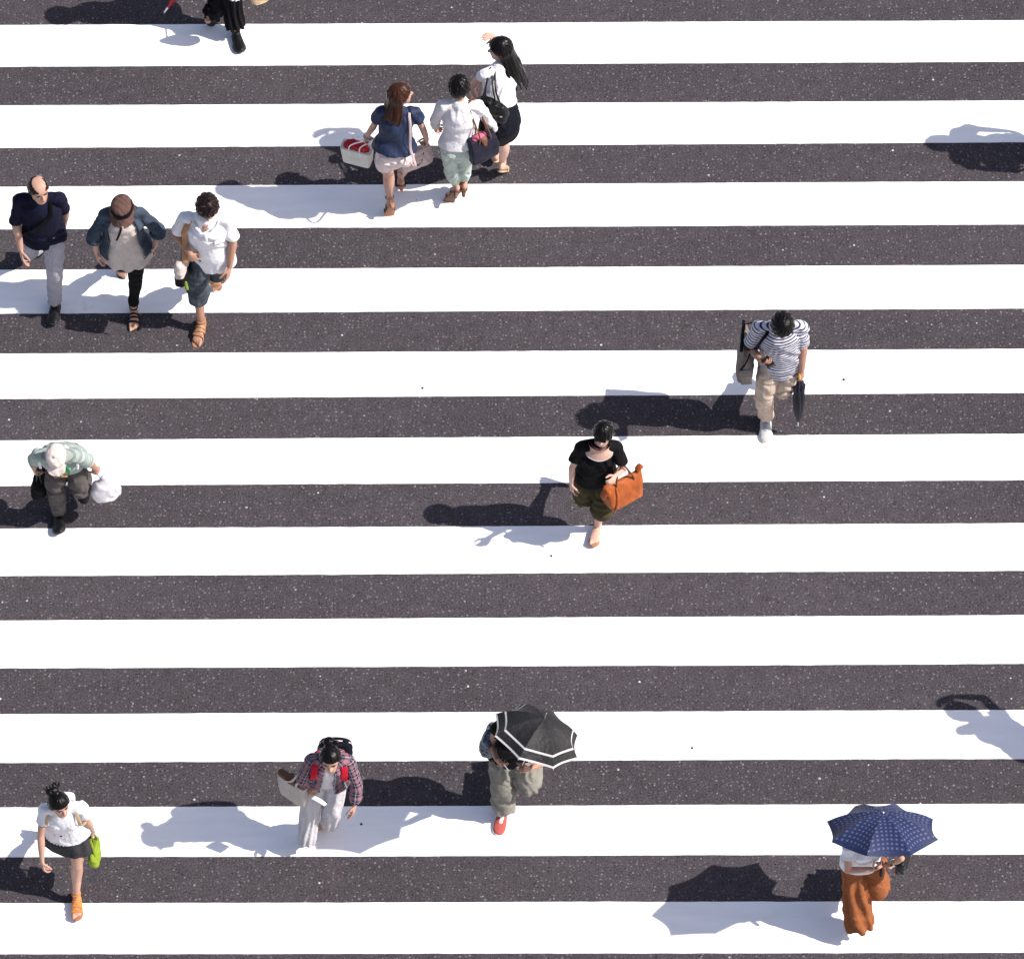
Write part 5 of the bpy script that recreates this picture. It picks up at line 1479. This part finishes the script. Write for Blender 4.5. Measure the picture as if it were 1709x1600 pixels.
# ------------------------------------------------------------ 12. short-haired woman in a white shirt seen from behind
p = Person('whiteshirt', 'short-haired person seen from behind in loose white shirt, pale mint trousers and brown heels', 1.58, True, 1, yaw=8, pitch=10, skin_m=SKIN,
           hands={'l': dict(curl=.7), 'r': dict(curl=.7)}, bare='lr')
p.part('white_shirt', p.shirt_solids(e=.036, hem=.04, flare=.016, sleeve=1.80, se=.036, send=.034), WHITE_DIM, disp=wrinkle(.009, (.5, .3, 1), .12, 31))
p.part('mint_trousers', p.trousers_solids(e=.016, hem=1.84, knee=.012, end=.016, waist=.26), MINT, disp=wrinkle(.007, (.4, .2, 1), .09, 32))
p.sandals(BROWN_L, BROWN_L, straps=((.11, .0), (.02, -.01)), ankle=True, sw=.010, heel=.045, name='heeled_sandal')
p.hair(BLACK_HAIR, thick=.024, front=.04, side=-.05, back=-.10, temple=.0, tex=.007, seed=13)
al = nrm(V(.80, .45, 0)); n_ = np.cross(Z, al)
c = V(-.175, 2.80, .83)
root = holder('navy_tote', c, 'navy nylon tote with brown leather handles and pink contents, beside mint trousers', 'bag')
union('bag_body', [bag_solid(c, Z, al, [(0, .125, .075), (.006, .13, .08), (.12, .135, .085), (.22, .125, .05), (.25, .12, .035)], pw=9)], NAVY_NYLON, c, root, .006, 1, slouch(.003, 16))
plain('pink_contents', [tube([c + Z * .235 - al * .09, c + Z * .262 - al * .03, c + Z * .25 + al * .03], [(.03, .014)] * 3, n_, n=10)], plainmat('pink_cloth', (.62, .10, .20), .8), c, root)
plain('leather_flap', [tube([c + Z * .27 + n_ * .03, c + Z * .25 - n_ * .045, c + Z * .19 - n_ * .070], [(.026, .004), (.03, .004), (.016, .004)], al, n=10)], BROWN_L, c, root)
sh_ = p.surf(1.0, 80, .05)
for sg in (-1, 1):
    plain('handle', [tube([c + Z * .22 - al * .05 + n_ * .05 * sg, c + Z * .30 - al * .035 + n_ * .03 * sg, sh_ + V(-.02, -.03 + .02 * sg, .0), sh_ + V(.0, 0, .018), sh_ + V(.02, .06, -.03), c + Z * .30 + al * .06 + n_ * .03 * sg, c + Z * .22 + al * .06 + n_ * .05 * sg], [.007] * 7, p.lat, n=8)], BROWN_L, c, root)

# ------------------------------------------------------------ 13. woman with long black hair raising a hand
p = Person('blackhair', 'woman with long straight black hair, sleeveless white top and black skirt, raising one hand', 1.62, True, 1, yaw=-66, pitch=4, skin_m=SKIN_FAIR,
           hands={'r': dict(pn=(-.2, .2, -.9), curl=.3), 'l': dict(curl=.6)}, bare='lr', girth=1.04)
p.part('white_top', p.shirt_solids(e=.024, hem=.26, flare=.006, sleeve=.20, se=.020, send=.024), WHITE, disp=wrinkle(.006, (.8, .2, .7), .12, 33))
hemc = (p.along_leg('l', .80) + p.along_leg('r', .80)) / 2
hv = p.along_leg('r', .80) - p.along_leg('l', .80)
p.part('black_skirt', [tube([p.spine(.36), p.spine(.06), p.spine(-.12), hemc], [(p.torso_r(.36)[0] + .006, p.torso_r(.36)[1] + .006), (p.torso_r(0)[0] + .022, p.torso_r(0)[1] + .022), (p.torso_r(0)[0] + .026, .145), (np.linalg.norm(hv[:2]) / 2 + .11, .125)], p.lat, n=28, res=5, cap=('r', 'f'))], INK, .006, 3, wrinkle(.004, (1, .2, .3), .12, 34))
p.sandals(PALETAN, PALETAN, straps=((.10, .0),), ankle=False, sw=.016)
p.hair(BLACK_HAIR, thick=.020, front=.045, side=-.05, back=-.11, temple=.0, tex=.004, seed=14, voxel=.006,
       extra=p.long_hair(.42, n=23, seed=14, ends=.05, sweep=.045, drop=(.16, -.18, -1), spread=.045))
c = V(-.085, 3.06, 1.03)
al = nrm(V(.9, -.42, -.25)); n_ = nrm(np.cross(Z, al))
root = holder('black_shoulder_bag', c, 'slouchy black leather shoulder bag under the arm of the woman with long black hair', 'bag')
union('bag_body', [bag_solid(c, nrm(V(.05, -.1, 1)), al, [(0, .10, .04), (.025, .145, .062), (.12, .155, .066), (.19, .13, .045), (.215, .11, .03)], pw=3)], BLACK_L, c, root, disp=slouch(.008, 17))
sh_ = p.surf(.99, -78, .04)
for sg in (-1, 1):
    plain('strap', [tube([c + Z * .19 - al * .07 + n_ * .03 * sg, (c + Z * .22 - al * .05 + sh_) / 2 - V(.01, .03, 0), sh_ + V(.0, -.03, .01 + .004 * sg), sh_ + V(.012 + .012 * sg, .0, .012), sh_ + V(.035 + .014 * sg, -.035, .0), (c + Z * .22 + al * .06 + sh_) / 2 - V(-.01 - .01 * sg, .05, 0), c + Z * .19 + al * .07 + n_ * .03 * sg], [.0075] * 7, p.lat, n=8)], BLACK_L, c, root)
plain('buckle', [ball(c + al * .12 + Z * .13 - n_ * .055, (.014, .008, .012))], STEEL, c, root)

# ------------------------------------------------------------ 14. person cut off by the top edge
p = Person('topped', 'person in black wide trousers and black coat, cut off above the legs', 1.62, True, -1, yaw=0, pitch=12, skin_m=SKIN,
           hands={'l': dict(curl=1.1, thumb=.9), 'r': dict(curl=1.0, thumb=.8)})
p.part('black_coat', p.shirt_solids(e=.034, hem=-.55, flare=.06, sleeve=1.75, se=.028, send=.036), BLACK, disp=wrinkle(.008, (.6, .2, .8), .13, 35))
wide(p, 1.88, .1, .085, BLACK, 36, amp=.010)
p.shoe(BLACK_L, RUBBER_B)
p.hair(BLACK_HAIR, thick=.022, front=.03, side=-.08, back=-.11, temple=-.02, seed=15)
lc = V(p.J['kr'][0] + .04, p.J['kr'][1] - .10, p.J['kr'][2] + .08)
p.part('lace_trim', [ball(lc + V(x, y, 0) * .9, .013) for x, y in ((0, 0), (.03, .01), (-.03, .01), (.015, -.02), (-.02, -.015), (.04, -.01), (-.045, 0))], WHITE, .005, 1)
g_ = p.grip('l')
tipp = V(-2.954, 5.091, .10)
root = holder('folded_umbrella', g_, 'red furled umbrella with pale tip pointing down beside the person at the top edge', 'umbrella')
d = nrm(tipp - g_); L = np.linalg.norm(tipp - g_)
plain('canopy', [tube([g_ + d * .08, g_ + d * .14, g_ + d * L * .6, g_ + d * (L - .08)], [.018, .032, .030, .010], V(1, 0, 0), n=16)], leather('red_nylon', (.36, .012, .02), .5), g_, root)
plain('handle', [tube([g_ - d * .06, g_, g_ + d * .09], [.011] * 3, V(1, 0, 0), n=8)], BROWN_L, g_, root)
plain('ferrule', [tube([g_ + d * (L - .10), g_ + d * (L + .01)], [.010, .007], V(1, 0, 0), n=8, res=2)], PAPER_WHITE, g_, root)
g_ = p.grip('r')
c = V(-2.075, 4.72, .66)
root = holder('tan_bag', c, 'tan leather bag carried on the far side of the person at the top edge', 'bag')
union('bag_body', [bag_solid(c, Z, V(.9, .35, 0), [(0, .07, .05), (.02, .085, .04), (.18, .085, .036), (.24, .075, .02)], pw=4)], PALETAN, c, root, disp=slouch(.003, 18))
for sg in (-1, 1):
    plain('handle', [tube([c + Z * .18 + V(-.05, 0, 0), g_ + V(-.01, .01 * sg, 0), g_ + V(.01, .01 * sg, 0), c + Z * .18 + V(.05, 0, 0)], [.006] * 4, V(0, 1, 0), n=8)], BROWN_L, c, root)

# ------------------------------------------------------------ 15, 16. two people just beyond the right edge whose shadows reach in
p = Person('hat_far', 'brown-haired woman in white blouse and dark wide trousers walking alone', 1.62, True, -1, yaw=0, pitch=10, skin_m=SKIN)
p.part('blouse', p.shirt_solids(e=.03, hem=-.16, flare=.04, sleeve=.7, se=.03, send=.05), WHITE, disp=wrinkle(.006, (.4, .3, 1), .12, 37))
wide(p, 1.7, .1, .12, INK, 38)
p.shoe(BLACK_L, RUBBER_B)
p.hair(BROWN_HAIR, thick=.022, front=.03, side=-.08, back=-.11, temple=-.02, seed=16)
p = Person('raised_far', 'woman in all-grey outfit raising one hand, standing alone', 1.62, True, 1, yaw=0, pitch=10, skin_m=SKIN)
p.part('dress_top', p.shirt_solids(e=.025, hem=-.1, flare=.02, sleeve=.4, se=.022, send=.034), GREY_LIGHT, disp=wrinkle(.006, (.4, .3, 1), .12, 39))
wide(p, 1.5, .1, .13, GREY_LIGHT, 40)
p.shoe(BLACK_L, RUBBER_B)
p.hair(BLACK_HAIR, thick=.018, front=.04, side=-.06, back=-.11, seed=17)

# ------------------------------------------------------------ small litter on the crossing
GUM = plainmat('dried_gum', (.03, .027, .03), .8)
for i, (x, y, r, lab) in enumerate(((-.733, .964, .012, 'dark gum spot on the white stripe left of the black-tee woman'),
                                    (2.819, .924, .013, 'dark gum spot on white stripe beside the furled umbrella of the striped-shirt man'),
                                    (.305, -.783, .011, 'dark speck on the white stripe just below the shadow of the leather tote'),
                                    (-1.282, -3.312, .011, 'dark speck lying in the pale parasol shadow beside the woman in plaid'),
                                    (1.385, -2.687, .011, 'dark speck on the white stripe between the two open umbrellas'))):
    b = V(x, y, .004)
    o = plain('gum_spot', [ball(b, (r, r * 1.15, .004), None, 10, 6)], GUM, b)
    o['label'] = lab; o['category'] = 'gum'
